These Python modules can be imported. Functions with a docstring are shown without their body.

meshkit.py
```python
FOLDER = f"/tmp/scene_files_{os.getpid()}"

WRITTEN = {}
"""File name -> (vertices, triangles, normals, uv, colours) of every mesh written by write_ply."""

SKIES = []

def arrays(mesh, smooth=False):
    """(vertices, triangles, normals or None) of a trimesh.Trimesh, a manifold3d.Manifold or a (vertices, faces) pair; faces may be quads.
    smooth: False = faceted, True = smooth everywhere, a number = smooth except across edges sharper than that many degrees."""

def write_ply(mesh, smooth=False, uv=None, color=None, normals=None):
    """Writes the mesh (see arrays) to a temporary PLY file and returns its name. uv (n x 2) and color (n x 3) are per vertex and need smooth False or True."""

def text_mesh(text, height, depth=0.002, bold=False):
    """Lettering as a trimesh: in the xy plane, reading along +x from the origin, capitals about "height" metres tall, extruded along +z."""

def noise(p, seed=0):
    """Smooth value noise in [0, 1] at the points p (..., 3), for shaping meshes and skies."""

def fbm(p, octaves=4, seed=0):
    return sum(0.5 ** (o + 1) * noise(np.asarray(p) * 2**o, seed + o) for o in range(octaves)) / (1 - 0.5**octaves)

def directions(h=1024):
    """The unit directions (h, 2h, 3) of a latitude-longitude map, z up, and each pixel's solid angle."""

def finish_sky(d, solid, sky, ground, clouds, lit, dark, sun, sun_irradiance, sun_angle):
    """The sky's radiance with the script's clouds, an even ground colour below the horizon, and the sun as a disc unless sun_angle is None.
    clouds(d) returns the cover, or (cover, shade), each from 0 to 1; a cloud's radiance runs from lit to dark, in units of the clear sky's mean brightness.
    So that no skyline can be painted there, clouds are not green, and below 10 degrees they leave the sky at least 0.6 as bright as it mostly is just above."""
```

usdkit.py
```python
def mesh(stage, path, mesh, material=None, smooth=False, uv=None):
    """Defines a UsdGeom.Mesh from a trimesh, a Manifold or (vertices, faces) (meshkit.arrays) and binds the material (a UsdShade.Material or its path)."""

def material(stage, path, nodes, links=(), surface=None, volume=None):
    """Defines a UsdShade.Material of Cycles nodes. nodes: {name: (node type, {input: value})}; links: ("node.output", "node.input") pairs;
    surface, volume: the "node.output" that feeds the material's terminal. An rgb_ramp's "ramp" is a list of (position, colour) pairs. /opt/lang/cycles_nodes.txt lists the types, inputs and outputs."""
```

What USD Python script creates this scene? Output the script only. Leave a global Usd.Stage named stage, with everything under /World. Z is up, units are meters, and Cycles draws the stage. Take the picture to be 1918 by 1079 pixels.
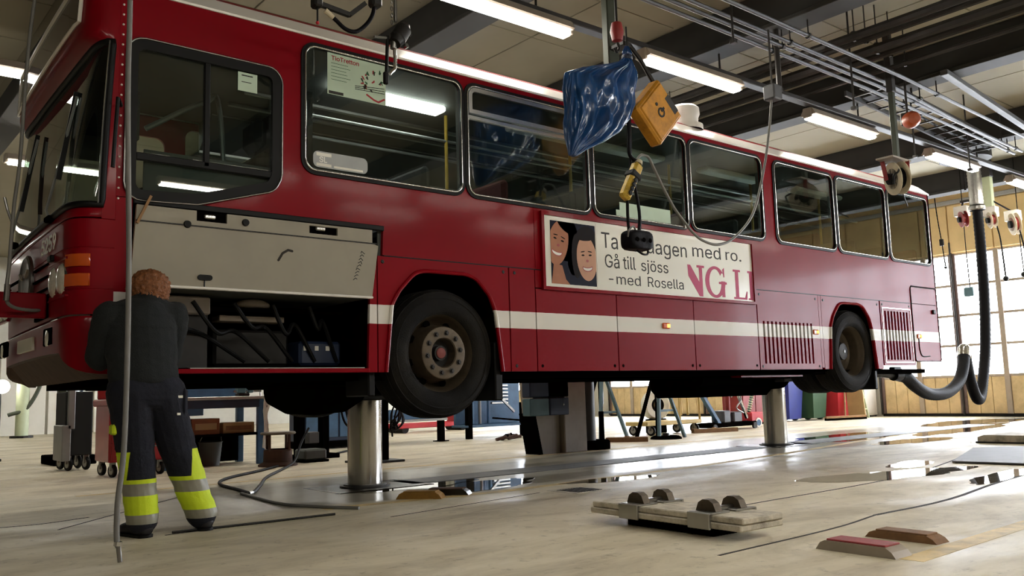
import math, random
import numpy as np, trimesh, manifold3d, usdkit, meshkit
from shapely.geometry import Polygon, LineString, Point, box as sbox
from shapely.ops import unary_union
from shapely import affinity
from pxr import Usd, UsdGeom, UsdLux, UsdShade, Gf, Sdf, Vt

random.seed(7); RNG = np.random.default_rng(7)
stage = Usd.Stage.CreateInMemory()
UsdGeom.SetStageUpAxis(stage, 'Z'); UsdGeom.SetStageMetersPerUnit(stage, 1.0)
UsdGeom.Xform.Define(stage, '/World'); UsdGeom.Scope.Define(stage, '/World/Looks')

# ------------------------------------------------------------------ camera, sky, exposure
EYE = (-3.957, -5.6, 0.765)
YAW, PITCH, ROLL, FPX = math.radians(50.436), math.radians(6.948), math.radians(-1.6407), 1637.03
LAMP_STRENGTH = 34.0
SKY_STRENGTH = 6.0
EXPOSURE = 0.5
cam = UsdGeom.Camera.Define(stage, '/World/camera')
_f = np.array([math.cos(YAW), math.sin(YAW), 0]); _r = np.array([math.sin(YAW), -math.cos(YAW), 0]); _u = np.array([0, 0, 1.0])
_f2 = _f * math.cos(PITCH) + _u * math.sin(PITCH); _u2 = -_f * math.sin(PITCH) + _u * math.cos(PITCH)
_r3 = _r * math.cos(ROLL) + _u2 * math.sin(ROLL); _u3 = -_r * math.sin(ROLL) + _u2 * math.cos(ROLL)
cam.AddTransformOp().Set(Gf.Matrix4d(*_r3, 0, *_u3, 0, *(-_f2), 0, *EYE, 1))
cam.CreateHorizontalApertureAttr(36.0); cam.CreateVerticalApertureAttr(36.0 * 1079 / 1918)
cam.CreateFocalLengthAttr(36.0 * FPX / 1918); cam.CreateClippingRangeAttr((0.05, 500.0)); cam.CreateExposureAttr(EXPOSURE)
sky = UsdLux.DomeLight.Define(stage, '/World/sky')
sky.CreateIntensityAttr(SKY_STRENGTH); sky.CreateColorAttr((0.93, 0.95, 1.0))

# ------------------------------------------------------------------ helpers
def lin(h):
    c = [int(h[i:i + 2], 16) / 255 for i in (0, 2, 4)]
    return tuple(x / 12.92 if x <= .04045 else ((x + .055) / 1.055) ** 2.4 for x in c)

M = {}
def mat(name, col, r=.5, m=0., var=.12, scale=5., bump=0., bscale=60., coat=0., dark=None, dscale=2., damt=.5, spec=.5, sub=None, rvar=0.):
    """Painted, metal, rubber, cloth: base colour with mottling, optional dirt patches and fine relief."""
    c = np.array(lin(col) if isinstance(col, str) else col)
    n = {'g': ('geometry', {}), 'n1': ('noise_texture', {'scale': scale, 'detail': 4., 'roughness': .6}),
         'r1': ('rgb_ramp', {'ramp': [(.25, tuple(c * (1 - var))), (.75, tuple(np.minimum(c * (1 + var), 1)))]}),
         'p': ('principled_bsdf', {'roughness': r, 'metallic': m, 'coat_weight': coat, 'coat_roughness': .08, 'specular_ior_level': spec})}
    l = [('g.position', 'n1.vector'), ('n1.fac', 'r1.fac')]
    out = 'r1.color'
    if dark is not None:
        d = lin(dark) if isinstance(dark, str) else dark
        n['n2'] = ('noise_texture', {'scale': dscale, 'detail': 6., 'roughness': .7})
        n['r2'] = ('rgb_ramp', {'ramp': [(.42, (0, 0, 0)), (.68, (damt,) * 3)]})
        n['mx'] = ('mix', {'color2': d})
        l += [('g.position', 'n2.vector'), ('n2.fac', 'r2.fac'), ('r2.color', 'mx.fac'), (out, 'mx.color1')]
        out = 'mx.color'
    l.append((out, 'p.base_color'))
    if rvar:
        n['mr'] = ('map_range', {'from_min': .3, 'from_max': .7, 'to_min': max(r - rvar, .03), 'to_max': r + rvar})
        l += [('n1.fac', 'mr.value'), ('mr.result', 'p.roughness')]
    if bump:
        n['n3'] = ('noise_texture', {'scale': bscale, 'detail': 3.}); n['b'] = ('bump', {'strength': bump, 'distance': .01})
        l += [('g.position', 'n3.vector'), ('n3.fac', 'b.height'), ('b.normal', 'p.normal')]
    M[name] = usdkit.material(stage, '/World/Looks/' + name, n, l, surface='p.BSDF')

class Node:
    def __init__(s, path, loc): s.path, s.loc = path, np.array(loc, float)
    @property
    def prim(s): return stage.GetPrimAtPath(s.path)
ROOT = Node('/World', (0, 0, 0))
used = {}
def numbered(parent, name):
    k = (parent, name); i = used.get(k, -1) + 1; used[k] = i
    return name if i == 0 else f'{name}_{i:03d}'
def tag(o, label=None, cat=None, group=None, kind=None):
    for k, v in (('label', label), ('category', cat), ('group', group), ('kind', kind)):
        if v: o.prim.SetCustomDataByKey(k, v)
    return o
def thing(name, label, cat, loc=(0, 0, 0), group=None, rz=0, kind=None):
    p = '/World/' + numbered('/World', name)
    x = UsdGeom.Xform.Define(stage, p); x.AddTranslateOp().Set(Gf.Vec3d(*map(float, loc)))
    if rz: x.AddRotateZOp().Set(float(rz))
    return tag(Node(p, loc), label, cat, group, kind)
def dup(src, loc, label, rz=0, group=None, scale=None):
    was = src.prim.GetCustomData()
    name = src.path.split('/')[-1]
    d = thing(name, label, was.get('category'), loc, group or was.get('group'), rz)
    if scale: UsdGeom.Xformable(d.prim).AddScaleOp().Set(Gf.Vec3f(*scale))
    d.prim.GetReferences().AddInternalReference(src.path); d.prim.SetInstanceable(True)
    return d

def _chbox():
    s = [np.array(p) for p in np.ndindex(2, 2, 2)]; P = []; K = []
    for c in s:
        for k in range(3):
            P.append(c); K.append(k)
    # corner c gets three points, point k pulled in on the other two axes
    pts = np.array([[(2 * c[a] - 1) * (1.0 if a == k else .8) for a in range(3)] for c, k in zip(P, K)])
    h = trimesh.convex.convex_hull(pts)
    idx = [int(np.argmin(np.abs(h.vertices - p).sum(1))) for p in pts]
    inv = {v: i for i, v in enumerate(idx)}
    return np.array(P), np.array(K), np.array([[inv[v] for v in f] for f in h.faces])
CB_P, CB_K, CB_F = _chbox()
BOX_V = np.array([[x, y, z] for x in (-1, 1) for y in (-1, 1) for z in (-1, 1)], float)
BOX_F = np.array([[0, 1, 3], [0, 3, 2], [4, 6, 7], [4, 7, 5], [0, 4, 5], [0, 5, 1], [2, 3, 7], [2, 7, 6], [0, 2, 6], [0, 6, 4], [1, 5, 7], [1, 7, 3]])
def frame(d):
    d = np.asarray(d, float); d = d / np.linalg.norm(d)
    a = np.cross(d, [0, 0, 1.0] if abs(d[2]) < .95 else [1.0, 0, 0]); a /= np.linalg.norm(a)
    return a, np.cross(a, d) * -1, d

class MB:
    def __init__(s): s.v, s.f, s.n = [], [], 0
    def add(s, v, f):
        v = np.asarray(v, float); f = np.asarray(f, int)
        if f.shape[1] == 4: f = np.vstack([f[:, [0, 1, 2]], f[:, [0, 2, 3]]])
        s.v.append(v); s.f.append(f + s.n); s.n += len(v); return s
    def tm(s, m): return s.add(m.vertices, m.faces)
    def man(s, m):
        g = m.to_mesh(); return s.add(g.vert_properties[:, :3], g.tri_verts)
    def box(s, x0, x1, y0, y1, z0, z1, c=0., R=None, at=None):
        h = np.array([x1 - x0, y1 - y0, z1 - z0]) / 2; o = np.array([x0 + x1, y0 + y1, z0 + z1]) / 2
        if c > 0:
            c = min(c, .9 * h.min()); ax = np.arange(3)
            v = (2 * CB_P - 1) * (h - np.where(ax[None] == CB_K[:, None], 0, c)); f = CB_F
        else: v, f = BOX_V * h, BOX_F
        v = v + o
        if R is not None: v = (v - at) @ np.asarray(R).T + at
        return s.add(v, f)
    def bar(s, p, q, w, h=None, c=0.):
        p, q = np.array(p, float), np.array(q, float); h = h or w
        a, b, d = frame(q - p); L = np.linalg.norm(q - p) / 2; hh = np.array([w / 2, h / 2, L])
        if c > 0:
            v = (2 * CB_P - 1) * (hh - np.where(np.arange(3)[None] == CB_K[:, None], 0, c)); f = CB_F
        else: v, f = BOX_V * hh, BOX_F
        return s.add(v @ np.stack([a, b, d]) + (p + q) / 2, f)
    def tube(s, pts, r, n=8, closed=False):
        p = np.asarray(pts, float); k = len(p); r = np.broadcast_to(r, (k,))
        t = np.roll(p, -1, 0) - np.roll(p, 1, 0) if closed else np.gradient(p, axis=0)
        t /= np.linalg.norm(t, axis=1, keepdims=True) + 1e-12
        a, _, _ = frame(t[0]); A = []
        for i in range(k):
            a = a - t[i] * (a @ t[i]); a /= np.linalg.norm(a) + 1e-12; A.append(a)
        A = np.array(A); B = np.cross(t, A); g = np.arange(n) * 2 * np.pi / n
        v = (p[:, None] + r[:, None, None] * (np.cos(g)[None, :, None] * A[:, None] + np.sin(g)[None, :, None] * B[:, None])).reshape(-1, 3)
        m = k if closed else k - 1
        i, j = np.meshgrid(np.arange(m), np.arange(n), indexing='ij'); i2 = (i + 1) % k; j2 = (j + 1) % n
        q = np.stack([i * n + j, i * n + j2, i2 * n + j2, i2 * n + j], -1).reshape(-1, 4)
        s.add(v, q)
        if not closed:
            for e, fl in ((0, 1), (k - 1, 0)):
                ring = v[e * n:(e + 1) * n]; f = np.stack([np.full(n, n), np.arange(n), (np.arange(n) + 1) % n], 1)
                s.add(np.vstack([ring, p[e]]), f[:, ::-1] if fl else f)
        return s
    def cyl(s, p, q, r, r2=None, n=20):
        return s.tube([p, q], [r, r if r2 is None else r2], n)
    def lathe(s, prof, o=(0, 0, 0), axis=(0, 0, 1), n=32):
        """prof: (radius, height along axis)."""
        a, b, d = frame(axis); prof = np.asarray(prof, float); g = np.arange(n) * 2 * np.pi / n; k = len(prof)
        ring = np.cos(g)[:, None] * a + np.sin(g)[:, None] * b
        v = (np.asarray(o, float) + prof[:, None, :1] * ring[None] + prof[:, None, 1:] * d).reshape(-1, 3)
        i, j = np.meshgrid(np.arange(k - 1), np.arange(n), indexing='ij'); j2 = (j + 1) % n
        return s.add(v, np.stack([i * n + j, i * n + j2, (i + 1) * n + j2, (i + 1) * n + j], -1).reshape(-1, 4))
    def ball(s, c, r, sub=2, sc=(1, 1, 1)):
        m = trimesh.creation.icosphere(sub, 1.0); return s.add(m.vertices * np.asarray(sc) * r + np.asarray(c), m.faces)
    def prism(s, poly, d0, d1, plane='xz'):
        """extrude a polygon (shapely or points); plane xz: along y, yz: along x, xy: along z."""
        if not hasattr(poly, 'geom_type'): poly = Polygon(poly)
        for g in getattr(poly, 'geoms', [poly]):
            if g.is_empty or g.area < 1e-9: continue
            m = trimesh.creation.extrude_polygon(g, d1 - d0, engine='earcut'); v = m.vertices
            if plane == 'xz': w = np.stack([v[:, 0], v[:, 2] + d0, v[:, 1]], 1); f = m.faces[:, ::-1]
            elif plane == 'yz': w = np.stack([v[:, 2] + d0, v[:, 0], v[:, 1]], 1); f = m.faces
            else: w = v + [0, 0, d0]; f = m.faces
            s.add(w, f)
        return s
    def sheet(s, P, inward):
        """closed thin shell from a grid of points P[i,j] offset by inward (vector or grid)."""
        P = np.asarray(P, float); a, b = P.shape[:2]; Q = P + np.asarray(inward)
        i, j = np.meshgrid(np.arange(a - 1), np.arange(b - 1), indexing='ij')
        q = np.stack([i * b + j, (i + 1) * b + j, (i + 1) * b + j + 1, i * b + j + 1], -1).reshape(-1, 4)
        s.add(P.reshape(-1, 3), q); s.add(Q.reshape(-1, 3), q[:, ::-1])
        loop = [(0, k) for k in range(b)] + [(k, b - 1) for k in range(1, a)] + [(a - 1, k) for k in range(b - 2, -1, -1)] + [(k, 0) for k in range(a - 2, 0, -1)]
        o = np.array([P[i] for i in loop]); u = np.array([Q[i] for i in loop]); n = len(loop); k = np.arange(n); k2 = (k + 1) % n
        return s.add(np.vstack([o, u]), np.stack([k, k2, n + k2, n + k], 1))
    def text(s, txt, h, o, face='-y', depth=.002, bold=False, width=None, slant=0.):
        m = meshkit.text_mesh(txt, h, depth, bold); v = m.vertices.copy()
        if width: v[:, 0] *= width / (v[:, 0].max() - v[:, 0].min())
        v[:, 0] += slant * v[:, 1]
        if face == '-y': w = np.stack([v[:, 0], -v[:, 2], v[:, 1]], 1)
        elif face == '-x': w = np.stack([-v[:, 2], -v[:, 0], v[:, 1]], 1)
        else: w = v
        return s.add(w + np.asarray(o), m.faces)
    def build(s, name, m, parent=ROOT, smooth=False, label=None, kind=None):
        p = parent.path + '/' + numbered(parent.path, name)
        v = np.vstack(s.v) - parent.loc
        usdkit.mesh(stage, p, (v, np.vstack(s.f)), M[m] if isinstance(m, str) else m, smooth=smooth)
        return tag(Node(p, parent.loc), label=label, kind=kind)
def struct(name, mb, m, smooth=False): return mb.build(name, m, ROOT, smooth, kind='structure')
def solo(name, mb, m, label, cat, smooth=False, group=None, kind=None): return tag(mb.build(name, m, ROOT, smooth), label, cat, group, kind)
def curve(pts, n=40):
    """Catmull-Rom through the points."""
    p = np.asarray(pts, float); p = np.vstack([2 * p[0] - p[1], p, 2 * p[-1] - p[-2]]); out = []; k = len(p) - 3
    for i in range(k):
        t = np.linspace(0, 1, max(2, n // k), endpoint=i == k - 1)[:, None]; a, b, c, d = p[i:i + 4]
        out.append(.5 * (2 * b + (c - a) * t + (2 * a - 5 * b + 4 * c - d) * t ** 2 + (3 * b - 3 * c + d - a) * t ** 3))
    return np.vstack(out)
def rrect(x0, x1, z0, z1, r): return sbox(x0 + r, z0 + r, x1 - r, z1 - r).buffer(r, quad_segs=5)
def hull(*spheres):
    out = []
    for c, r in spheres:
        r = np.broadcast_to(r, 3)
        out.append(manifold3d.Manifold.sphere(1.0, 20).scale([float(x) for x in r]).translate([float(x) for x in c]))
    return manifold3d.Manifold.batch_hull(out)

# ------------------------------------------------------------------ materials
# bus paint: red with a white line along the side (paint by height, as the coach builder masked it)
def bus_paint(name, lined, gloss=.1):
    n = {'g': ('geometry', {}), 's': ('separate_xyz', {}), 'n1': ('noise_texture', {'scale': 1.3, 'detail': 5.}),
         'r1': ('rgb_ramp', {'ramp': [(.3, lin('76000f')), (.7, lin('820213'))]}), 'p': ('principled_bsdf', {'roughness': .4, 'specular_ior_level': .08, 'coat_weight': gloss, 'coat_roughness': .1}),
         'n4': ('noise_texture', {'scale': 2.2, 'detail': 2.}), 'b': ('bump', {'strength': .07, 'distance': .02})}
    l = [('g.position', 'n1.vector'), ('g.position', 's.vector'), ('n1.fac', 'r1.fac'), ('g.position', 'n4.vector'), ('n4.fac', 'b.height'), ('b.normal', 'p.normal'), ('b.normal', 'p.coat_normal')]
    out = 'r1.color'
    if lined:
        n['a'] = ('math', {'math_type': 'greater_than', 'value2': 1.312}); n['c'] = ('math', {'math_type': 'less_than', 'value2': 1.455})
        n['m'] = ('math', {'math_type': 'multiply'}); n['mx'] = ('mix', {'color2': lin('d8d4cc')})
        l += [('s.z', 'a.value1'), ('s.z', 'c.value1'), ('a.value', 'm.value1'), ('c.value', 'm.value2'), ('m.value', 'mx.fac'), (out, 'mx.color1')]; out = 'mx.color'
    l.append((out, 'p.base_color'))
    M[name] = usdkit.material(stage, '/World/Looks/' + name, n, l, surface='p.BSDF')
bus_paint('bus_red', False); bus_paint('front_red', False, .2); bus_paint('bus_red_lined', True)
def pane(name, tint, ior=1.5, gloss=(1, 1, 1), rough=0.):
    M[name] = usdkit.material(stage, '/World/Looks/' + name, {'t': ('transparent_bsdf', {'color': tint}), 'g': ('glossy_bsdf', {'color': gloss, 'roughness': rough}), 'q': ('geometry', {}), 'io': ('mix_float', {'a': ior, 'b': 1 / ior}), 'f': ('fresnel', {}), 'm': ('mix_closure', {})},
        [('q.backfacing', 'io.fac'), ('io.result', 'f.IOR'), ('f.fac', 'm.fac'), ('t.BSDF', 'm.closure1'), ('g.BSDF', 'm.closure2')], surface='m.closure')
pane('window_glass', (.93, .95, .97)); pane('bus_glass', (.74, .80, .77), 1.6); pane('screen_glass', (.42, .48, .44), 1.32); pane('sign_glass', (.5, .5, .55), 1.25); pane('frosted_glass', (.3, .36, .32), 1.6, rough=.15)
def glow(name, col, s): M[name] = usdkit.material(stage, '/World/Looks/' + name, {'e': ('emission', {'color': col, 'strength': s})}, [], surface='e.emission')
glow('lamp_tube', (1.0, .95, .84), LAMP_STRENGTH); glow('marker_glow', (1.0, .25, .06), 3.5); glow('cabin_glow', (1.0, .97, .92), 9.); mat('frost_cover', 'cfcdc4', .4, var=.03); glow('work_lamp', (1.0, .95, .85), 12.)
mat('roof_grey', '8f8d86', .6, var=.15, dark='5c5850', damt=.5); mat('white_paint', 'd9d5cd', .35, coat=.3, var=.04); mat('white_trim', 'e6e2da', .25, coat=.6, var=.03)
mat('black_rubber', '0a0a0a', .5, var=.2, spec=.2); mat('tyre_rubber', '100f0e', .8, spec=.15, var=.3, scale=12, bump=.2, bscale=90, dark='2e2a24', damt=.5)
mat('chrome', 'd8d8d6', .16, 1., var=.05); mat('aluminium', 'a9a8a4', .35, 1., var=.1); mat('steel', '8c8a86', .3, 1., var=.15, scale=3)
mat('polished_steel', 'b9b6ae', .2, 1., var=.1, scale=2); mat('dark_steel', '2b2a29', .5, .5, var=.3, dark='1a1512', damt=.6)
mat('wheel_steel', '5a4f40', .5, .55, var=.2, scale=9, dark='2c241a', dscale=9, damt=.6); mat('rust', '4a3326', .8, .2, var=.3, scale=12)
mat('red_cap', '7a3a36', .6); mat('chassis_black', '070606', .95, var=.4, dark='100d0a', damt=.5, spec=.0)
mat('flap_grey', '8f8877', .5, var=.06, scale=2, dark='7d766a', dscale=2.5, damt=.4); mat('interior_grey', '4c4f4c', .7, var=.1); mat('interior_dark', '191a1b', .8, var=.2)
mat('seat_cloth', '33383a', .9, var=.3, scale=20); mat('seat_red', '5a2a2c', .9, var=.3, scale=20); mat('pole_yellow', 'a5862c', .4); mat('grey_pole', '8d8f8e', .4, .3)
mat('paper_green', 'bcd0bb', .7, var=.05); mat('paper_white', 'e0ddd2', .7, var=.03); mat('ink_dark', '2e2c2a', .7, var=0); mat('ink_red', 'a02a34', .7, var=0); mat('ink_green', '2f5a3c', .7, var=0)
mat('ad_white', 'd9d6c8', .4, var=.02, coat=.2); mat('ad_pink', 'b5506f', .5, spec=.1, var=.1, scale=3); mat('ad_navy', '0f1024', .5, spec=.1, var=.1); mat('ad_skin', 'a8735a', .55, spec=.1, var=.1, scale=8); mat('ad_skin_pale', 'c79a82', .55, spec=.1, var=.08, scale=8); mat('ad_hair', '160d0b', .6, spec=.1); mat('ad_lip', 'a04a4a', .5)
mat('amber', 'c4500f', .3, coat=.5, var=.1); mat('lens_clear', 'd6d2c4', .15, 0, coat=1., var=.2, scale=30); mat('number_white', 'f6f3ec', .6, var=0)
mat('sweater', '131718', .95, var=.2, scale=30, bump=.3, bscale=120); mat('navy_cloth', '080b1a', .9, var=.25, scale=15, bump=.3, bscale=60); mat('hi_vis', 'c6dc1e', .7, var=.06, bump=.2, bscale=40); mat('reflective', '8d8b7f', .45, .2, var=.1)
mat('skin', 'b9826a', .55, var=.08); mat('hair', '7a4a26', .6, var=.5, scale=60, bump=.6, bscale=110); mat('boot', '14131a', .6)
mat('ceiling_panel', '928c7a', .9, var=.05, scale=1.2, dark='8a8372', dscale=.8, damt=.4); mat('beam_dark', '2a2926', .7, var=.2); mat('beam_flange', '9fa0a0', .6, var=.1); mat('pipe_grey', '56575a', .5, .3, var=.2); mat('pipe_dark', '302d2b', .5, .3, var=.3)
mat('wall_white', 'b9b6ab', .8, var=.06, scale=1.5, dark='8f8a7d', dscale=1., damt=.3); mat('wall_brown', '4d473d', .8, var=.15, scale=1.2); mat('wall_tan', 'dcc08c', .7, var=.1, scale=2.5); mat('door_tan', 'd8bf90', .6, var=.12, scale=4, dark='7a5a34', dscale=3., damt=.35); mat('door_frame', '6d5a55', .5, var=.12); mat('door_frame_light', 'a89a8a', .5, var=.1)
mat('blue_paint', '3f6488', .5, var=.15, dark='2a3a48', damt=.4); mat('dark_blue_paint', '1d2a44', .5, var=.2); mat('teal_paint', '4f6e78', .5, var=.15); mat('bin_blue', '1c2a7a', .5); mat('bin_green', '2c4d2e', .55); mat('bin_red', 'b4202c', .5); mat('tool_red', 'a31420', .3, coat=.5, var=.1)
mat('beige_paint', '9c9082', .5, var=.07, dark='6a5f52', damt=.35); mat('cart_yellow', 'c9b070', .5, var=.12); mat('crate_orange', '7d4a28', .7, var=.2, scale=12); mat('cardboard', 'a38a5e', .85, var=.12); mat('wood', '8d6a45', .8, var=.25, scale=9)
mat('hoist_yellow', 'c98a1e', .45, var=.12, dark='6a4412', dscale=8, damt=.5); mat('pendant_yellow', 'c9a63a', .5, var=.15, scale=20, dark='4a3812', damt=.5, dscale=25); mat('bag_blue', '0c3f74', .3, coat=.6, var=.3, scale=7, bump=.25, bscale=22); mat('green_post', '3a4032', .5, .2, var=.2); mat('pale_green', 'b9c2a0', .5, var=.08)
mat('hose_grey', '6d6c68', .55, var=.15); mat('hose_black', '09080c', .6, var=.2, bump=.3, bscale=30, spec=.12); mat('duct_silver', 'b5b3ad', .3, .9, var=.2, scale=14, bump=.5, bscale=30); mat('reel_cream', 'c2b79c', .5, var=.15); mat('reel_red', '7e1d1a', .5, var=.2); mat('beacon_orange', 'a8481c', .4, var=.1)
mat('concrete_white', 'c8c0ae', .7, var=.12, scale=14, dark='5a5244', dscale=8, damt=.7); mat('pad_red', '9c3438', .6, var=.15, scale=14, dark='5a3a34', dscale=16); mat('chock_wood', '7a5a3c', .8, var=.25, scale=12); mat('chock_yellow', '8a6420', .7, var=.3, scale=14, dark='33260f', dscale=14)
mat('line_yellow', 'd8bf86', .6, var=.2, scale=3, dark='8d8068', dscale=4, damt=.7); mat('joint_dark', '2c2824', .9); mat('iron_plate', '5a595b', .6, .4, var=.2); mat('grease', '17130f', .25, var=.3)

# ------------------------------------------------------------------ floor, walls, ceiling
def floor_material():
    n = {'g': ('geometry', {}), 's': ('separate_xyz', {}), 'mp': ('mapping', {'scale': (.55, 1.3, 1)}),
         'n1': ('noise_texture', {'scale': 1.6, 'detail': 8., 'roughness': .65, 'distortion': .6}), 'r1': ('rgb_ramp', {'ramp': [(.28, lin('aba088')), (.5, lin('cfc5ac')), (.72, lin('e2dac6'))]}),
         'n2': ('noise_texture', {'scale': .9, 'detail': 6., 'roughness': .7, 'distortion': 1.2}), 'r2': ('rgb_ramp', {'ramp': [(.5, (0, 0, 0)), (.72, (.55, .55, .55))]}), 'm1': ('mix', {'color2': lin('928670')}),
         'n3': ('noise_texture', {'scale': 9., 'detail': 6., 'roughness': .75}), 'r3': ('rgb_ramp', {'ramp': [(.56, (0, 0, 0)), (.76, (.8, .8, .8))]}), 'm2': ('mix', {'color2': lin('6e6552')}),
         # the lift lane: oily, wet concrete between the yellow lines, plus painted bus shadow
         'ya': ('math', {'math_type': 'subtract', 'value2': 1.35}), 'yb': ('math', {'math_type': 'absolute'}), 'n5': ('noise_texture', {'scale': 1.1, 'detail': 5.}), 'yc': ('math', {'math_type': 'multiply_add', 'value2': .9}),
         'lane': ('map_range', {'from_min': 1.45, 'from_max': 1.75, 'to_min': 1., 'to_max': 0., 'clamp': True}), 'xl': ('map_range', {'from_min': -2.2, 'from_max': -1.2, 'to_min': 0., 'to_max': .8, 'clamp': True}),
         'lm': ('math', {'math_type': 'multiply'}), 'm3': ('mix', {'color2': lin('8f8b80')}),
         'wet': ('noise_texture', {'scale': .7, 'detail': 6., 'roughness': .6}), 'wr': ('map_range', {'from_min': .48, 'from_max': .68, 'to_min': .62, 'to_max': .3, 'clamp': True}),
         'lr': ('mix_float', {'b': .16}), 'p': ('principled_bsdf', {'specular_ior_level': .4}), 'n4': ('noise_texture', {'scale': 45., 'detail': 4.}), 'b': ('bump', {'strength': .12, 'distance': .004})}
    l = [('g.position', 'mp.vector'), ('mp.vector', 'n1.vector'), ('mp.vector', 'n2.vector'), ('g.position', 'n3.vector'), ('n1.fac', 'r1.fac'), ('n2.fac', 'r2.fac'), ('n3.fac', 'r3.fac'),
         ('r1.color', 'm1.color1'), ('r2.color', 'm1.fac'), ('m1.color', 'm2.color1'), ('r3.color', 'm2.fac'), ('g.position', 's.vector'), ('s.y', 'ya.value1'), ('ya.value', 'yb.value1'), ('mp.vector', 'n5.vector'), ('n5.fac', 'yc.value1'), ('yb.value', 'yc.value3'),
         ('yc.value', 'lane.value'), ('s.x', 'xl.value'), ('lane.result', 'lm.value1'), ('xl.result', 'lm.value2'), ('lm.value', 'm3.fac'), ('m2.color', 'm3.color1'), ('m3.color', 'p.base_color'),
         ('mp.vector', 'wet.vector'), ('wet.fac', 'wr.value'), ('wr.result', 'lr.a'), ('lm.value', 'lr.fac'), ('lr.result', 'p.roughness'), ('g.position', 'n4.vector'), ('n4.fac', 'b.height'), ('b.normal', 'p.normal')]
    M['floor'] = usdkit.material(stage, '/World/Looks/floor', n, l, surface='p.BSDF')
floor_material()
X0, X1, Y0, Y1, H = -9., 16.2, -10., 23., 5.1
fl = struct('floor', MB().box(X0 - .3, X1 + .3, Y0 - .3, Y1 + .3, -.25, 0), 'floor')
# painted lines, joints and gratings in the floor
def strip(name, pts, w, m, z=.0012, t=.0014): MB().prism(LineString(pts).buffer(w / 2, cap_style=2), z - t, z, 'xy').build(name, m, fl)
strip('painted_line', [(-1.0, .14), (.5, -.03), (3.2, .12), (5, .34), (8, .85), (12, 1.2)], .11, 'line_yellow')
strip('painted_line', [(-.15, -3.66), (6., -3.5)], .11, 'line_yellow'); strip('painted_line', [(-2, 2.75), (15.5, 2.9)], .08, 'line_yellow')
for pts, w in (([(-2.2, -.2), (-1.5, -.17), (-1.1, -.22)], .02), ([(-.6, -2.98), (.43, -2.95), (1.02, -2.87)], .018), ([(1.02, -2.87), (1.98, -2.87), (3.8, -2.64), (8, -2.4)], .03), ([(.5, -2.05), (.97, -2.01), (3.33, -1.92), (6.2, -1.27)], .018), ([(-3.3, 1.2), (-2.7, 1.0), (-2.3, 1.1)], .02), ([(-.9, -.6), (.6, -.35)], .012), ([(-2.6, .6), (-1.4, 1.9)], .015)):
    strip('floor_joint', curve([(*p, 0) for p in pts], 16)[:, :2], w, 'joint_dark')
# lift slot covers and drain gratings
for x, y in ((-.02, 1.26), (6.17, 1.26)):
    MB().box(x - .42, x + .5, y - .34, y + .34, -.01, .006, .004).build('lift_cover', 'grease', fl); MB().prism(Point(x, y).buffer(.22).difference(Point(x, y).buffer(.16)), .006, .02, 'xy').build('lift_collar', 'dark_steel', fl)
MB().box(6.4, 12.4, 1.02, 1.5, -.01, .006, .004).build('lift_cover', 'iron_plate', fl); MB().box(.35, 5.75, 1.05, 1.48, -.01, .006, .004).build('lift_cover', 'iron_plate', fl)
for k in range(9): MB().box(.78 + .03 * k, .795 + .03 * k, -.6, -.35, -.01, .004).build('drain_bar', 'dark_steel', fl)
MB().box(.72, 1.08, -.65, -.3, -.012, .002).build('drain_frame', 'concrete_white', fl)

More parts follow.
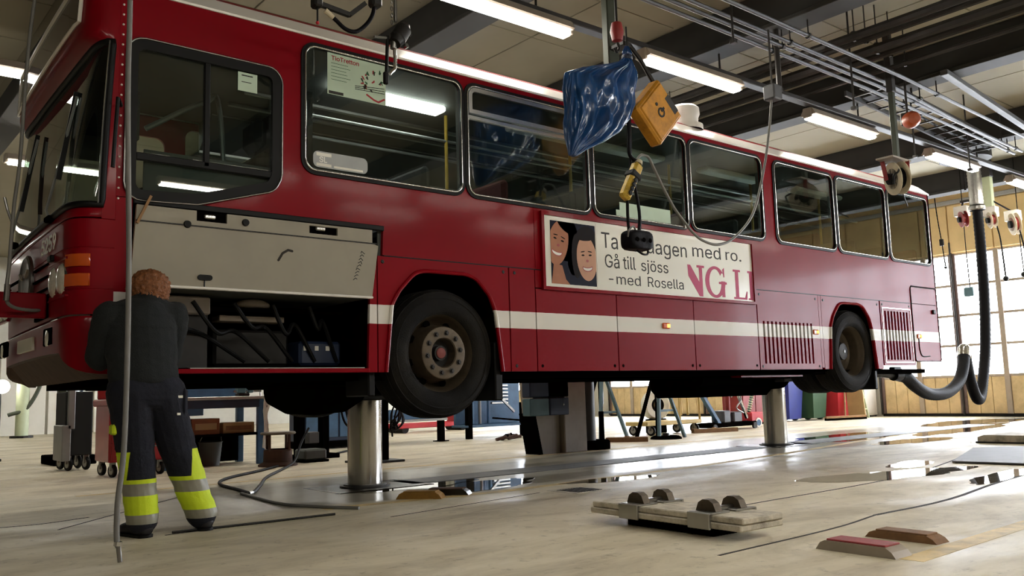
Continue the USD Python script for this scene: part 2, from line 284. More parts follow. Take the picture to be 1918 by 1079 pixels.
# walls
def board_wall(name, axis, at, a0, a1, z0, z1, m, t=.25):
    mb = MB()
    if axis == 'y': mb.box(a0, a1, min(at, at + t), max(at, at + t), z0, z1)
    else: mb.box(min(at, at + t), max(at, at + t), a0, a1, z0, z1)
    return struct(name, mb, m)
wb = board_wall('wall_back', 'y', Y1, X0, X1, 0, H + .3, 'wall_white'); wl = board_wall('wall_left', 'x', X0, Y0, Y1, 0, H + .3, 'wall_brown', -.25); wf = board_wall('wall_front', 'y', Y0, X0, X1, 0, H + .3, 'wall_brown', -.25)
# end wall with folding garage doors
DOORS = [(-9.3, -2.9), (-1.55, 5.06), (7.5, 14.1), (16.3, 22.6)]
wr = Node('/World/wall_right', (0, 0, 0)); UsdGeom.Xform.Define(stage, wr.path); tag(wr, kind='structure'); used[('/World', 'wall_right')] = 0
ys = [Y0] + [v for d in DOORS for v in d] + [Y1]
for a, b in zip(ys[::2], ys[1::2]): MB().box(X1, X1 + .3, a, b, 0, H + .3).build('pier', 'wall_white', wr)
for d0, d1 in DOORS:
    MB().box(X1 + .02, X1 + .3, d0, d1, 3.64, H + .3).build('lintel', 'wall_tan', wr)
    nb = 7; w = (d1 - d0) / nb
    for k in range(nb): MB().box(X1 - .03, X1 + .02, d0 + k * w + .012, d0 + (k + 1) * w - .012, 3.66, 4.74, .006).build('panel', 'wall_tan', wr)
MB().box(X1 - .06, X1, Y0, Y1, 4.76, 4.86, .01).build('cornice', 'beam_flange', wr)
DZ = [(.91, 1.545), (1.595, 2.215), (2.265, 2.895), (2.945, 3.6)]
for i, (d0, d1) in enumerate(DOORS):
    dn = Node(f'/World/door_{i + 1}', (0, 0, 0)); UsdGeom.Xform.Define(stage, dn.path); tag(dn, kind='structure')
    nb = 7; w = (d1 - d0) / nb; x = X1 + .06
    for k in range(nb + 1):
        y = d0 + k * w; fold = k % 2 == 1; hw = .055 if not fold else .075
        MB().box(x - .05, x + .07, y - hw, y + hw, .04, 3.64, .008).build('stile', 'door_frame' if fold else 'door_frame_light', dn)
        if fold: MB().box(x - .1, x - .05, y - .02, y + .02, .04, 3.9, .006).build('fold_post', 'pipe_dark', dn)
    for k in range(nb):
        ya, yb = d0 + k * w + .055, d0 + (k + 1) * w - .055
        for z0, z1 in ((.86, .91), (1.545, 1.595), (2.215, 2.265), (2.895, 2.945), (3.6, 3.64)): MB().box(x - .02, x + .05, ya, yb, z0, z1).build('rail', 'door_frame_light', dn)
        for z0, z1 in DZ: MB().box(x + .01, x + .016, ya, yb, z0, z1).build('pane', 'window_glass', dn)
        bw = (yb - ya) / 3
        for q in range(3): MB().box(x - .015, x + .03, ya + q * bw + .004, ya + (q + 1) * bw - .004, .06, .86, .006).build('board', 'door_tan', dn)
    MB().box(x + .03, x + .05, d0, d1, .04, .88).build('backing', 'door_frame', dn)
    MB().box(x - .06, x + .08, d0, d1, 0., .06, .01).build('bottom_seal', 'black_rubber', dn)
# ceiling: slab, panels in the bays between the beams, beams
ce = struct('ceiling', MB().box(X0 - .3, X1 + .3, Y0 - .3, Y1 + .3, H + .03, H + .3), 'ceiling_panel')
BEAMS = [-8.3, -5.05, -1.8, 1.4, 4.25, 7.35, 11.15, 14.5]
for a, b in zip(BEAMS[1:-1], BEAMS[2:]):
    for y in np.arange(-5.1, 10.5, 1.2):
        for x, xx in ((a + .17, (a + b) / 2), ((a + b) / 2, b - .17)): MB().box(x + .008, xx - .008, y + .008, y + 1.192, H, H + .03, .004).build('panel', 'ceiling_panel', ce)
for x in BEAMS:
    b = thing('ceiling_beam', None, None, (x, Y0, 4.68), kind='structure')
    MB().box(x - .09, x + .09, Y0, Y1, 4.7, H + .02).build('web', 'beam_dark', b); MB().box(x - .17, x + .17, Y0, Y1, 4.66, 4.71, .006).build('flange', 'beam_dark', b)
    MB().box(x + .14, x + .26, Y0, Y1, H - .06, H).build('flashing', 'beam_flange', b)
# far wall fittings seen low down at the left: partition, window, post
mb = MB()
for k in range(4): mb.box(-.6 + k * 1.25, .58 + k * 1.25, Y1 - .09, Y1 - .0, .0, 2.4, .01)
struct('trim_1', mb, 'paper_white')
for k in range(2): struct(f'window_{k + 1}', MB().box(1.0 + k * 1.6, 2.4 + k * 1.6, Y1 - .12, Y1 - .08, 1.55, 2.35, .02), 'lens_clear')

# ------------------------------------------------------------------ the bus (side plane y=0, near side towards the camera)
bus = thing('bus', 'long red city bus with a white side stripe raised on two steel lift columns', 'bus', (0, 0, 0))
WINZ0, WINZ1 = 2.395, 3.325
WINS = [(-1.215, .175), (.235, 1.62), (1.675, 3.02), (3.08, 4.33), (4.58, 5.81), (5.88, 7.08), (7.15, 8.27)]
DRV = Polygon([(-2.39, 2.07), (-1.97, 2.09), (-1.47, 2.24), (-1.43, 2.32), (-1.43, 3.05), (-2.39, 3.05)]).buffer(-.07).buffer(.085, quad_segs=5)
wpoly = [rrect(a, b, WINZ0, WINZ1, .085) for a, b in WINS]
HATCH = Polygon([(-2.365, .975), (-.715, .975), (-.70, 1.5), (-.585, 1.86), (-.575, 2.05), (-2.365, 2.03)])
upper = Polygon([(-2.47, 2.05), (-2.47, 3.40), (8.36, 3.40), (8.36, 2.07), (7.62, 2.07), (7.62, 1.83), (4.105, 1.83), (4.105, 1.67), (.93, 1.67), (.93, 1.83), (-.58, 1.83), (-.57, 2.05)])
upper = upper.difference(unary_union(wpoly + [DRV]))
MB().prism(upper, 0, .03).build('side_panel', 'bus_red', bus)
far_up = Polygon([(-2.47, 1.0), (-2.47, 3.40), (8.36, 3.40), (8.36, 1.0)]).difference(unary_union(wpoly + [rrect(-2.3, -1.4, 1.2, 3.2, .08)]))
MB().prism(far_up, 2.47, 2.5).build('side_panel', 'bus_red', bus)
# lower panels with gaps between them
def low(name, poly, m='bus_red_lined', y0=0, y1=.028): return MB().prism(poly, y0, y1).build(name, m, bus)
G = .006
low('skirt_panel', Polygon([(-2.47, .955), (-2.372, .955), (-2.372, 2.045), (-2.47, 2.045)]))
low('skirt_panel', Polygon([(-.708, .955), (-.632, .955), (-.632, 1.82), (-.593, 1.82), (-.69, 1.5)]))
def arch(cx, hw, top, z0=.9, zr=1.42): return Polygon([(cx - hw - .06, z0), (cx - hw, zr + .04), (cx - hw + .07, top - .16), (cx - hw + .21, top - .02), (cx - hw + .3, top), (cx + hw - .3, top), (cx + hw - .19, top - .03), (cx + hw - .06, top - .16), (cx + hw, zr + .02), (cx + hw + .07, z0)]).buffer(-.13, quad_segs=8).buffer(.13, quad_segs=8).union(Polygon([(cx - hw - .06, z0), (cx - hw, zr + .04), (cx + hw, zr + .02), (cx + hw + .07, z0)]))
A1, A2 = arch(-.01, .495, 1.735), arch(6.04, .48, 1.755)
low('wheel_arch_panel', sbox(-.622, .955, .632, 1.822).difference(A1)); low('skirt_panel', sbox(.644, .955, .922, 1.822))
for a, b in ((.934, 1.914), (1.926, 3.024), (3.036, 4.098)):
    p = low('skirt_panel', sbox(a, .955, b, 1.66))
    for x in (a + .05, b - .05): MB().lathe([(0, -.004), (.012, -.004), (.014, .001)], (x, 0, 1.0), (0, 1, 0), 10).build('fastener', 'chassis_black', p)
slats1 = unary_union([rrect(4.20 + k * .0775, 4.235 + k * .0775, 1.02, 1.485, .008) for k in range(13)])
slats2 = unary_union([rrect(6.86 + k * .0815, 6.905 + k * .0815, 1.07, 1.70, .008) for k in range(8)])
low('grille_panel', sbox(4.116, .955, 5.322, 1.822).difference(slats1)); low('wheel_arch_panel', sbox(5.384, .955, 6.742, 1.822).difference(A2)); low('skirt_panel', sbox(5.328, .975, 5.378, 1.822))
low('grille_panel', sbox(6.772, 1.0, 7.58, 1.822).difference(slats2))
for a, b, z0, z1 in ((4.13, 5.3, .96, 1.52), (6.79, 7.57, 1.02, 1.74)): MB().box(a, b, .05, .08, z0, z1).build('grille_backing', 'chassis_black', bus)
fr = MB(); fr.prism(rrect(6.80, 7.555, 1.03, 1.745, .01).difference(rrect(6.815, 7.54, 1.045, 1.73, .01)), -.006, .002); fr.build('grille_frame', 'aluminium', bus)
for x, z in ((4.16, 1.775), (5.27, 1.775), (4.16, .99), (5.27, .99), (-.58, 1.78), (.58, 1.78), (.70, 1.78), (5.43, 1.77), (6.69, 1.77), (6.82, 1.78), (7.53, 1.78), (.70, 1.0)):
    MB().lathe([(0, -.005), (.011, -.005), (.016, .001)], (x, 0, z), (0, 1, 0), 12).build('panel_lock', 'dark_steel', bus)
door = low('rear_door', rrect(7.60, 8.33, 1.05, 2.055, .04), 'bus_red_lined', -.004, .024)
MB().tube([(x, -.004, z) for x, z in rrect(7.60, 8.33, 1.05, 2.055, .04).exterior.coords[:-1]], .007, 6, True).build('door_seal', 'black_rubber', door)
MB().box(8.17, 8.24, -.03, -.002, 1.70, 1.76, .008).build('door_lock', 'black_rubber', door); MB().tube(curve([(7.72, -.006, 1.38), (7.73, -.006, 1.2), (7.80, -.006, 1.12), (8.0, -.006, 1.12)]), .008, 6).build('door_strap', 'black_rubber', door)
low('skirt_panel', sbox(7.586, 1.0, 7.596, 1.82)); low('skirt_panel', Polygon([(8.335, 1.16), (8.36, 1.16), (8.36, 2.06), (8.335, 2.06)]))
for x in (-.66, 5.35): pass
# lips round the wheel openings, rubber drip edge along the joints
for A, nm in ((A1, 'a'), (A2, 'b')):
    ln_ = A.exterior.intersection(sbox(-3, .955, 9, 3)); ln_ = max(getattr(ln_, 'geoms', [ln_]), key=lambda g: g.length) if ln_.geom_type != 'MultiLineString' else __import__('shapely').ops.linemerge(ln_)
    ln_ = max(getattr(ln_, 'geoms', [ln_]), key=lambda g: g.length); MB().tube([(p.x, -.004, p.y) for p in (ln_.interpolate(t, True) for t in np.linspace(0, 1, 60))], .016, 8).build('wheel_arch_lip', 'bus_red_lined', bus, 40)
MB().box(-.57, 8.3, -.004, .003, 1.821, 1.829).build('body_seam', 'black_rubber', bus); MB().box(.934, .94, -.004, .003, 1.84, 2.35).build('body_seam', 'bus_red', bus)
# skirts and wheel housings
for A, cx in ((A1, -.01), (A2, 6.08)):
    q = [(x, z) for x, z in A.exterior.coords[:-1]]; o = Polygon(q).buffer(.03)
    MB().prism(o.difference(Polygon(q).buffer(.004)).intersection(sbox(-3, .93, 9, 3)), .03, .75).build('wheel_housing', 'chassis_black', bus)
    MB().box(cx - .64, cx + .66, .75, .78, .9, 1.86).box(cx - .64, cx + .66, .05, .78, 1.83, 1.86).build('wheel_housing', 'chassis_black', bus)
MB().box(.5, .58, .04, .5, .72, 1.2, .01).build('mud_flap', 'black_rubber', bus); MB().box(6.62, 6.68, .06, .6, .70, 1.25, .01).build('mud_flap', 'black_rubber', bus); MB().box(-.68, -.62, .05, .4, .78, 1.0, .01).build('mud_flap', 'black_rubber', bus)
# roof: shoulder, white gutter band, top
band = [(-.012, 3.395), (-.014, 3.41), (.135, 3.545), (.15, 3.54), (.03, 3.395)]
roof = [(.13, 3.53), (.14, 3.548), (.2, 3.59), (.3, 3.615), (.45, 3.63)]; rtop = [(.45, 3.63), (.8, 3.645), (1.25, 3.65), (1.7, 3.645), (2.05, 3.63)]
MB().prism(band, -2.44, 8.37, 'yz').build('roof_band', 'white_trim', bus, 40); MB().prism([(2.5 - y, z) for y, z in band[::-1]], -2.44, 8.37, 'yz').build('roof_band', 'white_trim', bus)
for pr, nm, mm in ((roof, 'roof_edge', 'bus_red'), (rtop, 'roof_top', 'roof_grey'), ([(2.5 - y, z) for y, z in roof[::-1]], 'roof_edge', 'bus_red')):
    MB().sheet(np.array([[(x, y, z) for x in np.linspace(-2.45, 8.36, 20)] for y, z in pr]), (0, 0, -.03)).build(nm, mm, bus, 50)
for x, y in ((3.42, .3), (6.4, 1.1)): MB().lathe([(0, .22), (.13, .22), (.165, .19), (.17, .12), (.15, .08), (.15, 0), (.2, 0), (.2, -.06)], (x, y, 3.61), n=28).build('roof_vent', 'white_paint', bus, 40)
# windows
def window(poly, tr=.018, name='side_window', glass='bus_glass', trim='chrome'):
    g = MB().prism(poly.buffer(.028).difference(poly.buffer(-.012)), -.012, .012).build('window_gasket', 'black_rubber', bus)
    MB().tube([(x, -.014, z) for x, z in poly.buffer(-.004).simplify(.002).exterior.coords[:-1]], .0075, 6, True).build('window_trim', trim, g, True)
    return MB().prism(poly.buffer(-.01), .004, .009).build('window_pane', glass, bus)
for i, p in enumerate(wpoly):
    if i == 1:
        g = MB().prism(p.buffer(.028).difference(p.buffer(-.012)), -.012, .012).build('window_gasket', 'black_rubber', bus)
        MB().tube([(x, -.014, z) for x, z in p.buffer(-.004).simplify(.002).exterior.coords[:-1]], .0075, 6, True).build('window_trim', 'chrome', g, True)
        MB().prism(p.intersection(sbox(0, 0, 2, 3.04)).buffer(-.01), .004, .009).build('window_pane', 'bus_glass', bus)
        tp = p.intersection(sbox(0, 3.07, 2, 4)).buffer(-.015); MB().prism(tp.difference(tp.buffer(-.035)), -.02, .01).build('vent_window_frame', 'aluminium', bus)
        MB().prism(tp.buffer(-.03), .0, .005).build('window_pane', 'frosted_glass', bus); MB().box(.245, 1.61, -.018, .012, 3.035, 3.068, .004).build('window_rail', 'aluminium', bus)
    else: window(p)
g = MB().prism(DRV.buffer(.03).difference(DRV.buffer(-.045)), -.014, .014).build('window_gasket', 'black_rubber', bus)
MB().tube([(x, -.016, z) for x, z in DRV.buffer(.026).simplify(.002).exterior.coords[:-1]], .007, 6, True).build('window_trim', 'steel', g, True)
MB().prism(DRV.buffer(-.02), .012, .017).build('window_pane', 'bus_glass', bus)
MB().box(-1.935, -1.895, -.008, .02, 2.31, 3.03, .006).build('window_rail', 'black_rubber', bus); MB().box(-2.36, -1.45, -.008, .02, 2.295, 2.345, .006).build('window_rail', 'black_rubber', bus)
# papers behind the panes
pst = MB().box(-1.03, -.535, .001, .003, 2.995, 3.312).build('window_poster', 'paper_green', bus, label='pale green poster with red heading and small drawings')
MB().text('TioTretton', .032, (-1.0, .0005, 3.26), '-y', .0006, True, width=.23).build('poster_heading', 'ink_red', pst)
ln = MB()
for k in range(6): ln.box(-1.0, -.86 + .02 * math.sin(k * 2), .0002, .001, 3.235 - k * .025, 3.238 - k * .025)
ln.build('poster_lines', 'ink_green', pst, kind='stuff'); MB().box(-1.02, -.9, .0002, .001, 3.0, 3.022).build('poster_badge', 'ink_dark', pst)
dr = random.Random(3); rd, gr, dk = MB(), MB(), MB()
for k in range(22):
    x, z = dr.uniform(-.78, -.56), dr.uniform(3.09, 3.25); (rd, gr, dk)[k % 3].prism(Polygon([(x + dr.uniform(-.014, .014), z + dr.uniform(-.014, .014)) for _ in range(3)]).buffer(.004), .0001, .001)
for k in range(3): dk.prism(LineString([(-.80, 3.10 - k * .012), (-.55, 3.125 - k * .02)]).buffer(.0025), .0001, .001)
rd.prism(LineString([(-.70, 3.05), (-.64, 3.02), (-.60, 3.01), (-.55, 3.04)]).buffer(.007), .0001, .001)
rd.build('poster_drawing', 'ink_red', pst, kind='stuff'); gr.build('poster_drawing', 'ink_green', pst, kind='stuff'); dk.build('poster_drawing', 'ink_dark', pst, kind='stuff')
sk = MB().prism(rrect(-1.145, -.70, 2.43, 2.55, .04), .001, .002).build('window_sticker', 'grey_pole', bus, label='grey oblong sticker with white lettering')
MB().box(-1.12, -1.0, .0002, .001, 2.515, 2.54).build('sticker_bar', 'paper_white', sk); MB().box(-1.12, -1.0, .0002, .001, 2.44, 2.462).build('sticker_bar', 'paper_white', sk); MB().box(-.98, -.74, .0002, .001, 2.44, 2.456).build('sticker_bar', 'paper_white', sk)
MB().text('SL', .04, (-1.1, .0002, 2.47), '-y', .0006, True).build('sticker_letters', 'white_trim', sk)
MB().box(-1.705, -1.567, .001, .003, 2.882, 3.015).build('window_notice', 'paper_green', bus); MB().box(-1.68, -1.6, .0002, .001, 2.99, 2.998).build('notice_line', 'ink_dark', bus); MB().box(-1.68, -1.61, .0002, .001, 2.945, 2.95).build('notice_line', 'ink_dark', bus)
MB().box(2.02, 2.75, .001, .003, 2.40, 2.5475).build('window_notice', 'paper_green', bus); MB().box(1.97, 2.3, .0005, .0025, 2.40, 2.47).build('window_notice', 'paper_green', bus)
# advertising board
ad = MB().prism(sbox(1.0, 1.655, 4.075, 2.345).difference(sbox(1.03, 1.685, 4.045, 2.315)), -.03, .0).build('advert_frame', 'bus_red', bus, label='red frame of the advertising board on the bus side')
adb = MB().box(1.03, 4.045, -.012, -.002, 1.685, 2.315).build('advert_board', 'ad_white', bus, label='white advert with two smiling women and handwritten lines')
def ad_(name, poly, m, d=0): MB().prism(poly, -.0135 - d * .0006, -.012 - d * .0006).build(name, m, adb)
ph = sbox(1.11, 1.715, 1.66, 2.275); ad_('photo_ground', ph, 'ad_navy')
def ell(x, z, a, b, r=0): return affinity.rotate(affinity.scale(Point(x, z).buffer(1, quad_segs=10), a, b), r)
f1 = ell(1.2, 2.08, .118, .205, -14).difference(ell(1.33, 2.29, .16, .11, -30)).intersection(ph); f2 = ell(1.545, 1.965, .125, .205, 4).difference(ell(1.53, 2.2, .17, .075, 4)).intersection(ph)
ad_('photo_hair', unary_union([ell(1.30, 2.12, .15, .2), ell(1.37, 2.0, .07, .2)]).intersection(ph), 'ad_hair'); ad_('photo_hair', unary_union([ell(1.55, 2.1, .145, .16), ell(1.42, 1.98, .06, .2)]).intersection(ph), 'ad_hair', 1)
ad_('photo_neck', Polygon([(1.14, 1.9), (1.24, 1.88), (1.28, 1.76), (1.33, 1.715), (1.11, 1.715)]).intersection(ph), 'ad_skin', 1); ad_('photo_face', f1, 'ad_skin', 2); ad_('photo_face', f2, 'ad_skin_pale', 2)
for cx, cz, s, rot in ((1.2, 2.08, 1, -14), (1.545, 1.965, 1, 4)):
    def at_(dx, dz): c, q = math.cos(math.radians(rot)), math.sin(math.radians(rot)); return cx + dx * c - dz * q, cz + dx * q + dz * c
    for dx in (-.045, .045):
        x, z = at_(dx, .03); ad_('photo_eye', ell(x, z, .019, .008, rot).intersection(ph), 'ad_hair', 3); x, z = at_(dx, .062); ad_('photo_brow', ell(x, z, .028, .005, rot + (8 if dx < 0 else -8)).intersection(ph), 'ad_hair', 3)
    x, z = at_(.004, -.022); ad_('photo_nose', ell(x, z, .016, .012).intersection(ph), 'ad_lip', 3)
    x, z = at_(0, -.085); sm = ell(x, z, .058, .03, rot).difference(ell(x, z + .028, .075, .03, rot)); ad_('photo_lips', sm.buffer(.006).intersection(ph), 'ad_lip', 3); ad_('photo_teeth', sm.buffer(-.002).intersection(ph), 'white_trim', 4)
MB().box(1.672, 1.682, -.0138, -.012, 1.69, 2.31).build('photo_edge', 'paper_white', adb)
def pen(txt, x, z, h, w):   # handwriting: thin slanted strokes of the lettering
    MB().text(txt, h, (x, -.0122, z), '-y', .001, False, width=w, slant=-.02).build('handwriting', 'ink_dark', adb)
pen('Ta', 1.735, 2.085, .145, .215); pen('vardagen', 2.03, 2.085, .135, .92); pen('med', 3.03, 2.105, .125, .46); pen('ro.', 3.575, 2.11, .115, .27)
pen('Gå', 1.77, 1.905, .12, .19); pen('till', 2.02, 1.905, .12, .17); pen('sjöss', 2.26, 1.905, .105, .39)
pen('-', 1.79, 1.755, .095, .06); pen('med', 1.91, 1.755, .095, .33); pen('Rosella', 2.34, 1.755, .095, .53)
L_ = lambda p: Polygon(p)
N_ = unary_union([L_([(2.955, 2.015), (3.0, 2.015), (3.17, 1.80), (3.17, 1.70), (3.13, 1.70), (2.965, 1.90)]), sbox(3.135, 1.70, 3.185, 2.015), sbox(3.10, 1.995, 3.22, 2.018)])
ring = affinity.scale(Point(0, 0).buffer(1, quad_segs=16), .165, .165); G_ = affinity.translate(ring.difference(affinity.scale(ring, .60, .82)), 3.395, 1.862).difference(L_([(3.44, 1.875), (3.6, 1.875), (3.6, 1.955), (3.50, 1.96)]))
G_ = unary_union([G_, sbox(3.50, 1.71, 3.55, 1.86), sbox(3.455, 1.845, 3.585, 1.868), L_([(3.52, 2.0), (3.55, 2.02), (3.55, 1.92), (3.535, 1.92)])])
Lp = unary_union([sbox(3.735, 1.70, 3.79, 2.015), sbox(3.70, 1.993, 3.825, 2.015), sbox(3.70, 1.70, 3.93, 1.722), L_([(3.93, 1.70), (3.94, 1.79), (3.925, 1.79), (3.89, 1.715)])])
I_ = unary_union([sbox(3.985, 1.70, 4.04, 2.015), sbox(3.955, 1.993, 4.04, 2.015), sbox(3.955, 1.70, 4.04, 1.72)])
for p in (N_, G_, Lp, I_): MB().prism(p, -.0133, -.012).build('advert_letter', 'ad_pink', adb)
# marker lamps
for x, z in ((2.59, 1.385), (5.22, 1.385), (7.73, 1.385)):
    k = MB().box(x - .055, x + .055, -.022, 0, z - .028, z + .028, .01).build('side_marker', 'amber', bus); MB().box(x, x + .045, -.028, -.02, z - .018, z + .018, .004).build('marker_bulb', 'marker_glow', k)

# hatch: dark bay, raised flap, gear inside
MB().box(-2.36, -.6, .9, .93, .97, 2.03).build('bay_wall', 'chassis_black', bus); MB().box(-2.36, -.6, .03, .93, .955, .972).build('bay_floor', 'chassis_black', bus); MB().box(-2.36, -.6, .05, .93, 2.03, 2.05).build('bay_ceiling', 'chassis_black', bus)
for x in (-2.37, -.69): MB().box(x, x + .02, .03, .93, .97, 2.03).build('bay_wall', 'chassis_black', bus)
MB().box(-2.36, -.70, -.006, .05, .955, .985, .004).build('bay_sill', 'bus_red', bus); MB().box(-2.0, -.74, -.004, .04, .985, .992).build('sill_strip', 'aluminium', bus)
FL = Polygon([(-2.39, 1.50), (-.70, 1.50), (-.645, 1.885), (-.695, 1.90), (-.695, 2.0), (-2.36, 2.0), (-2.365, 1.9)])
fr_ = MB(); fr_.prism(FL.difference(unary_union([sbox(-1.99, 1.935, -1.79, 2.0), sbox(-1.2, 1.93, -.98, 1.985)])), -.05, -.025)
flap = fr_.build('bay_flap', 'flap_grey', bus, label='dirty light grey inside of the raised hatch flap')
MB().box(-2.365, -.66, -.056, -.05, 1.895, 1.903).build('flap_ridge', 'dark_steel', flap); MB().box(-2.38, -.70, -.07, -.045, 1.488, 1.506, .005).build('flap_edge', 'white_paint', flap)
for a, b in ((-1.99, -1.79), (-1.2, -.98)):
    MB().box(a, b, -.03, -.02, 1.93, 2.0).build('lock_recess', 'chassis_black', flap); MB().box(a + .05, a + .13, -.05, -.03, 1.955, 1.985, .008).build('lock_lever', 'chrome', flap)
MB().prism(rrect(-1.98, -1.885, 1.55, 1.585, .017), -.06, -.05).build('flap_grommet', 'black_rubber', flap); MB().tube([(-1.935, -.055, 1.55), (-1.937, -.055, 1.49)], .004, 6).build('flap_cord', 'black_rubber', flap)
for x, z in ((-1.665, 1.955), (-2.05, 1.905)): MB().lathe([(0, -.065), (.022, -.065), (.025, -.05)], (x, 0, z), (0, 1, 0), 14).build('flap_stop', 'black_rubber', flap)
MB().prism(LineString([(-1.43, 1.72), (-1.4, 1.77), (-1.36, 1.795), (-1.33, 1.79)]).buffer(.008), -.052, -.05).build('scuff_mark', 'joint_dark', flap)
sc = MB(); srn = random.Random(5)
for k in range(9):
    z = 1.62 + k * .025; sc.prism(LineString([(-.855 + .008 * k, z), (-.84 + .008 * k + srn.uniform(-.01, .01), z + .014), (-.825 + .008 * k, z + srn.uniform(-.008, .012))]).buffer(.0025), -.0515, -.05)
sc.build('pen_marks', 'dark_steel', flap, kind='stuff')
MB().bar((-2.28, -.06, 2.06), (-2.36, -.06, 1.88), .016).build('flap_stay', 'wood', bus)
MB().box(-2.37, -.57, -.015, .02, 2.012, 2.05, .004).build('hatch_edge', 'black_rubber', bus)
bay = MB().box(-2.3, -1.78, .25, .6, 1.36, 1.48, .01).build('air_duct', 'beige_paint', bus); MB().box(-1.78, -.75, .3, .5, 1.395, 1.425, .004).build('bay_beam', 'chassis_black', bus)
MB().box(-2.0, -1.78, .3, .34, 1.0, 1.39, .004).build('relay_panel', 'dark_steel', bus); MB().box(-1.68, -1.2, .35, .5, 1.33, 1.37, .004).build('cable_tray', 'beige_paint', bus); MB().box(-1.68, -1.12, .45, .75, 1.02, 1.28, .02).build('battery_box', 'dark_steel', bus)
MB().box(-1.08, -.74, .35, .6, 1.02, 1.2, .02).build('battery_box', 'dark_blue_paint', bus); MB().ball((-1.42, .4, 1.45), .1, 2, (1.3, .6, .5)).build('air_valve', 'beige_paint', bus, True)
for k in range(5): MB().tube(curve([(-2.2 + k * .28, .2, 1.44), (-2.0 + k * .25, .22, 1.28 - .04 * (k % 2)), (-1.8 + k * .22, .3, 1.22 + .03 * k), (-1.5 + .18 * k, .35, 1.05)]), .016, 8).build('bay_hose', 'black_rubber', bus)
for k in range(3): MB().box(-1.05 + k * .09, -1.02 + k * .09, .345, .35, 1.13, 1.165).build('warning_label', 'paper_white', bus)

# front: rounded shell, bumper, lamps, windscreen, destination box
plan = [(-2.47, 0), (-2.525, .004), (-2.58, .018), (-2.63, .045), (-2.665, .085), (-2.688, .14), (-2.698, .22), (-2.705, .45), (-2.71, .85), (-2.712, 1.25)]
plan = np.array(plan + [(x, 2.5 - y) for x, y in plan[-2::-1]])
plan[:, 0] += np.where(plan[:, 0] < -2.5, -.025 + .035 * plan[:, 1], 0)
def ring_(z, k=1., off=0., i0=0, i1=None, dz=None):
    p = plan.copy(); p[:, 0] = -2.47 + (p[:, 0] + 2.47) * k
    c = np.array([-2.1, 1.25]); d = p - c; d[:, 1] *= .35; d /= np.linalg.norm(d, axis=1, keepdims=True); p = p + d * off
    zz = np.full(len(p), z) if dz is None else z + dz
    return np.column_stack([p, zz])[i0:i1]
def shell(name, rows, m, i0=0, i1=None, t=.02, smooth=40, parent=None, **k):
    P = np.array([ring_(*r, i0=i0, i1=i1) if not isinstance(r, np.ndarray) else r[i0:i1] for r in rows]); c = np.array([-1.9, 1.25, 0])
    inw = np.zeros_like(P); inw[..., 0] = t; inw[..., 1] = np.where(P[..., 1] < .1, t, np.where(P[..., 1] > 2.4, -t, 0))
    return MB().sheet(P, inw).build(name, m, parent or bus, smooth, **k)
nP = len(plan); lift = np.interp(np.minimum(plan[:, 1], 2.5 - plan[:, 1]), [0, .22, .6], [0, .135, .145]) 
bl = ring_(.955); bl[:, 2] += lift
shell('bumper', [bl, ring_(1.2, 1., .006), ring_(1.29, 1., .006), ring_(1.305, 1., -.01)], 'front_red')
ud = ring_(.955, .96, -.03); ud[:, 2] += lift - .005; P = np.array([bl, ud, ring_(.93, .55, -.1)]); MB().sheet(P, (0, 0, .015)).build('bumper_underside', 'rust', bus)
for yy in (.215, 2.285): MB().box(-2.712, -2.70, yy - .004, yy + .004, 1.1, 1.3).build('bumper_joint', 'chassis_black', bus)
shell('front_panel', [ring_(1.315, 1., -.004), ring_(1.46, 1., 0), ring_(1.462, 1., -.004), ring_(1.468, 1., -.004), ring_(1.47, 1., 0), ring_(1.715, 1., 0), ring_(1.717, 1., -.004), ring_(1.722, 1., -.004), ring_(1.724, 1., 0), ring_(1.895, 1., 0), ring_(1.9, 1., -.006)], 'front_red')
shell('front_panel', [ring_(1.908, .99, -.004), ring_(1.912, 1., 0), ring_(1.96, .97, 0), ring_(1.99, .9, -.02)], 'front_red')
# windscreen and pillars
W0, W1 = 1, nP - 1; rows = [ring_(z, k) for z, k in ((1.985, .92), (2.2, .86), (2.45, .76), (2.7, .63), (2.9, .5), (3.03, .4))]
shell('windscreen', rows, 'screen_glass', W0, W1, .006, True)
for a, b in ((0, W0 + 1), (W1 - 1, nP)): shell('corner_pillar', [ring_(z, k, .004) for z, k in ((1.9, .97), (1.985, .92), (2.2, .86), (2.45, .76), (2.7, .63), (2.9, .5), (3.06, .4), (3.2, .5), (3.4, .5))], 'front_red', a, b)
e = np.array([r[W0] for r in rows]); e2 = np.array([r[W1 - 1] for r in rows]); bot = rows[0][W0:W1]; top = rows[-1][W0:W1]
MB().tube(np.vstack([curve(e + [-.008, -.004, 0], 30), curve(top[1:-1] + [-.012, 0, 0], 20), curve(e2[::-1] + [-.008, .004, 0], 30), curve(bot[::-1][1:-1] + [-.012, 0, 0], 20)]), .022, 8, True).build('windscreen_seal', 'black_rubber', bus, True)
MB().tube(curve(e + [-.03, -.012, 0], 30), .006, 6).build('screen_trim', 'chrome', bus)
for y in (.55, 1.7):
    w = MB().tube([(-2.73, y, 1.985), (-2.75, y - .02, 2.02), (-2.705, y - .12, 2.3), (-2.63, y - .2, 2.75)], .01, 6).build('wiper', 'grey_pole', bus); MB().bar((-2.715, y - .17, 2.2), (-2.62, y - .14, 2.8), .012, .03).build('wiper_blade', 'black_rubber', w); MB().box(-2.75, -2.70, y - .05, y + .05, 1.95, 1.99, .01).build('wiper_motor', 'chassis_black', w)
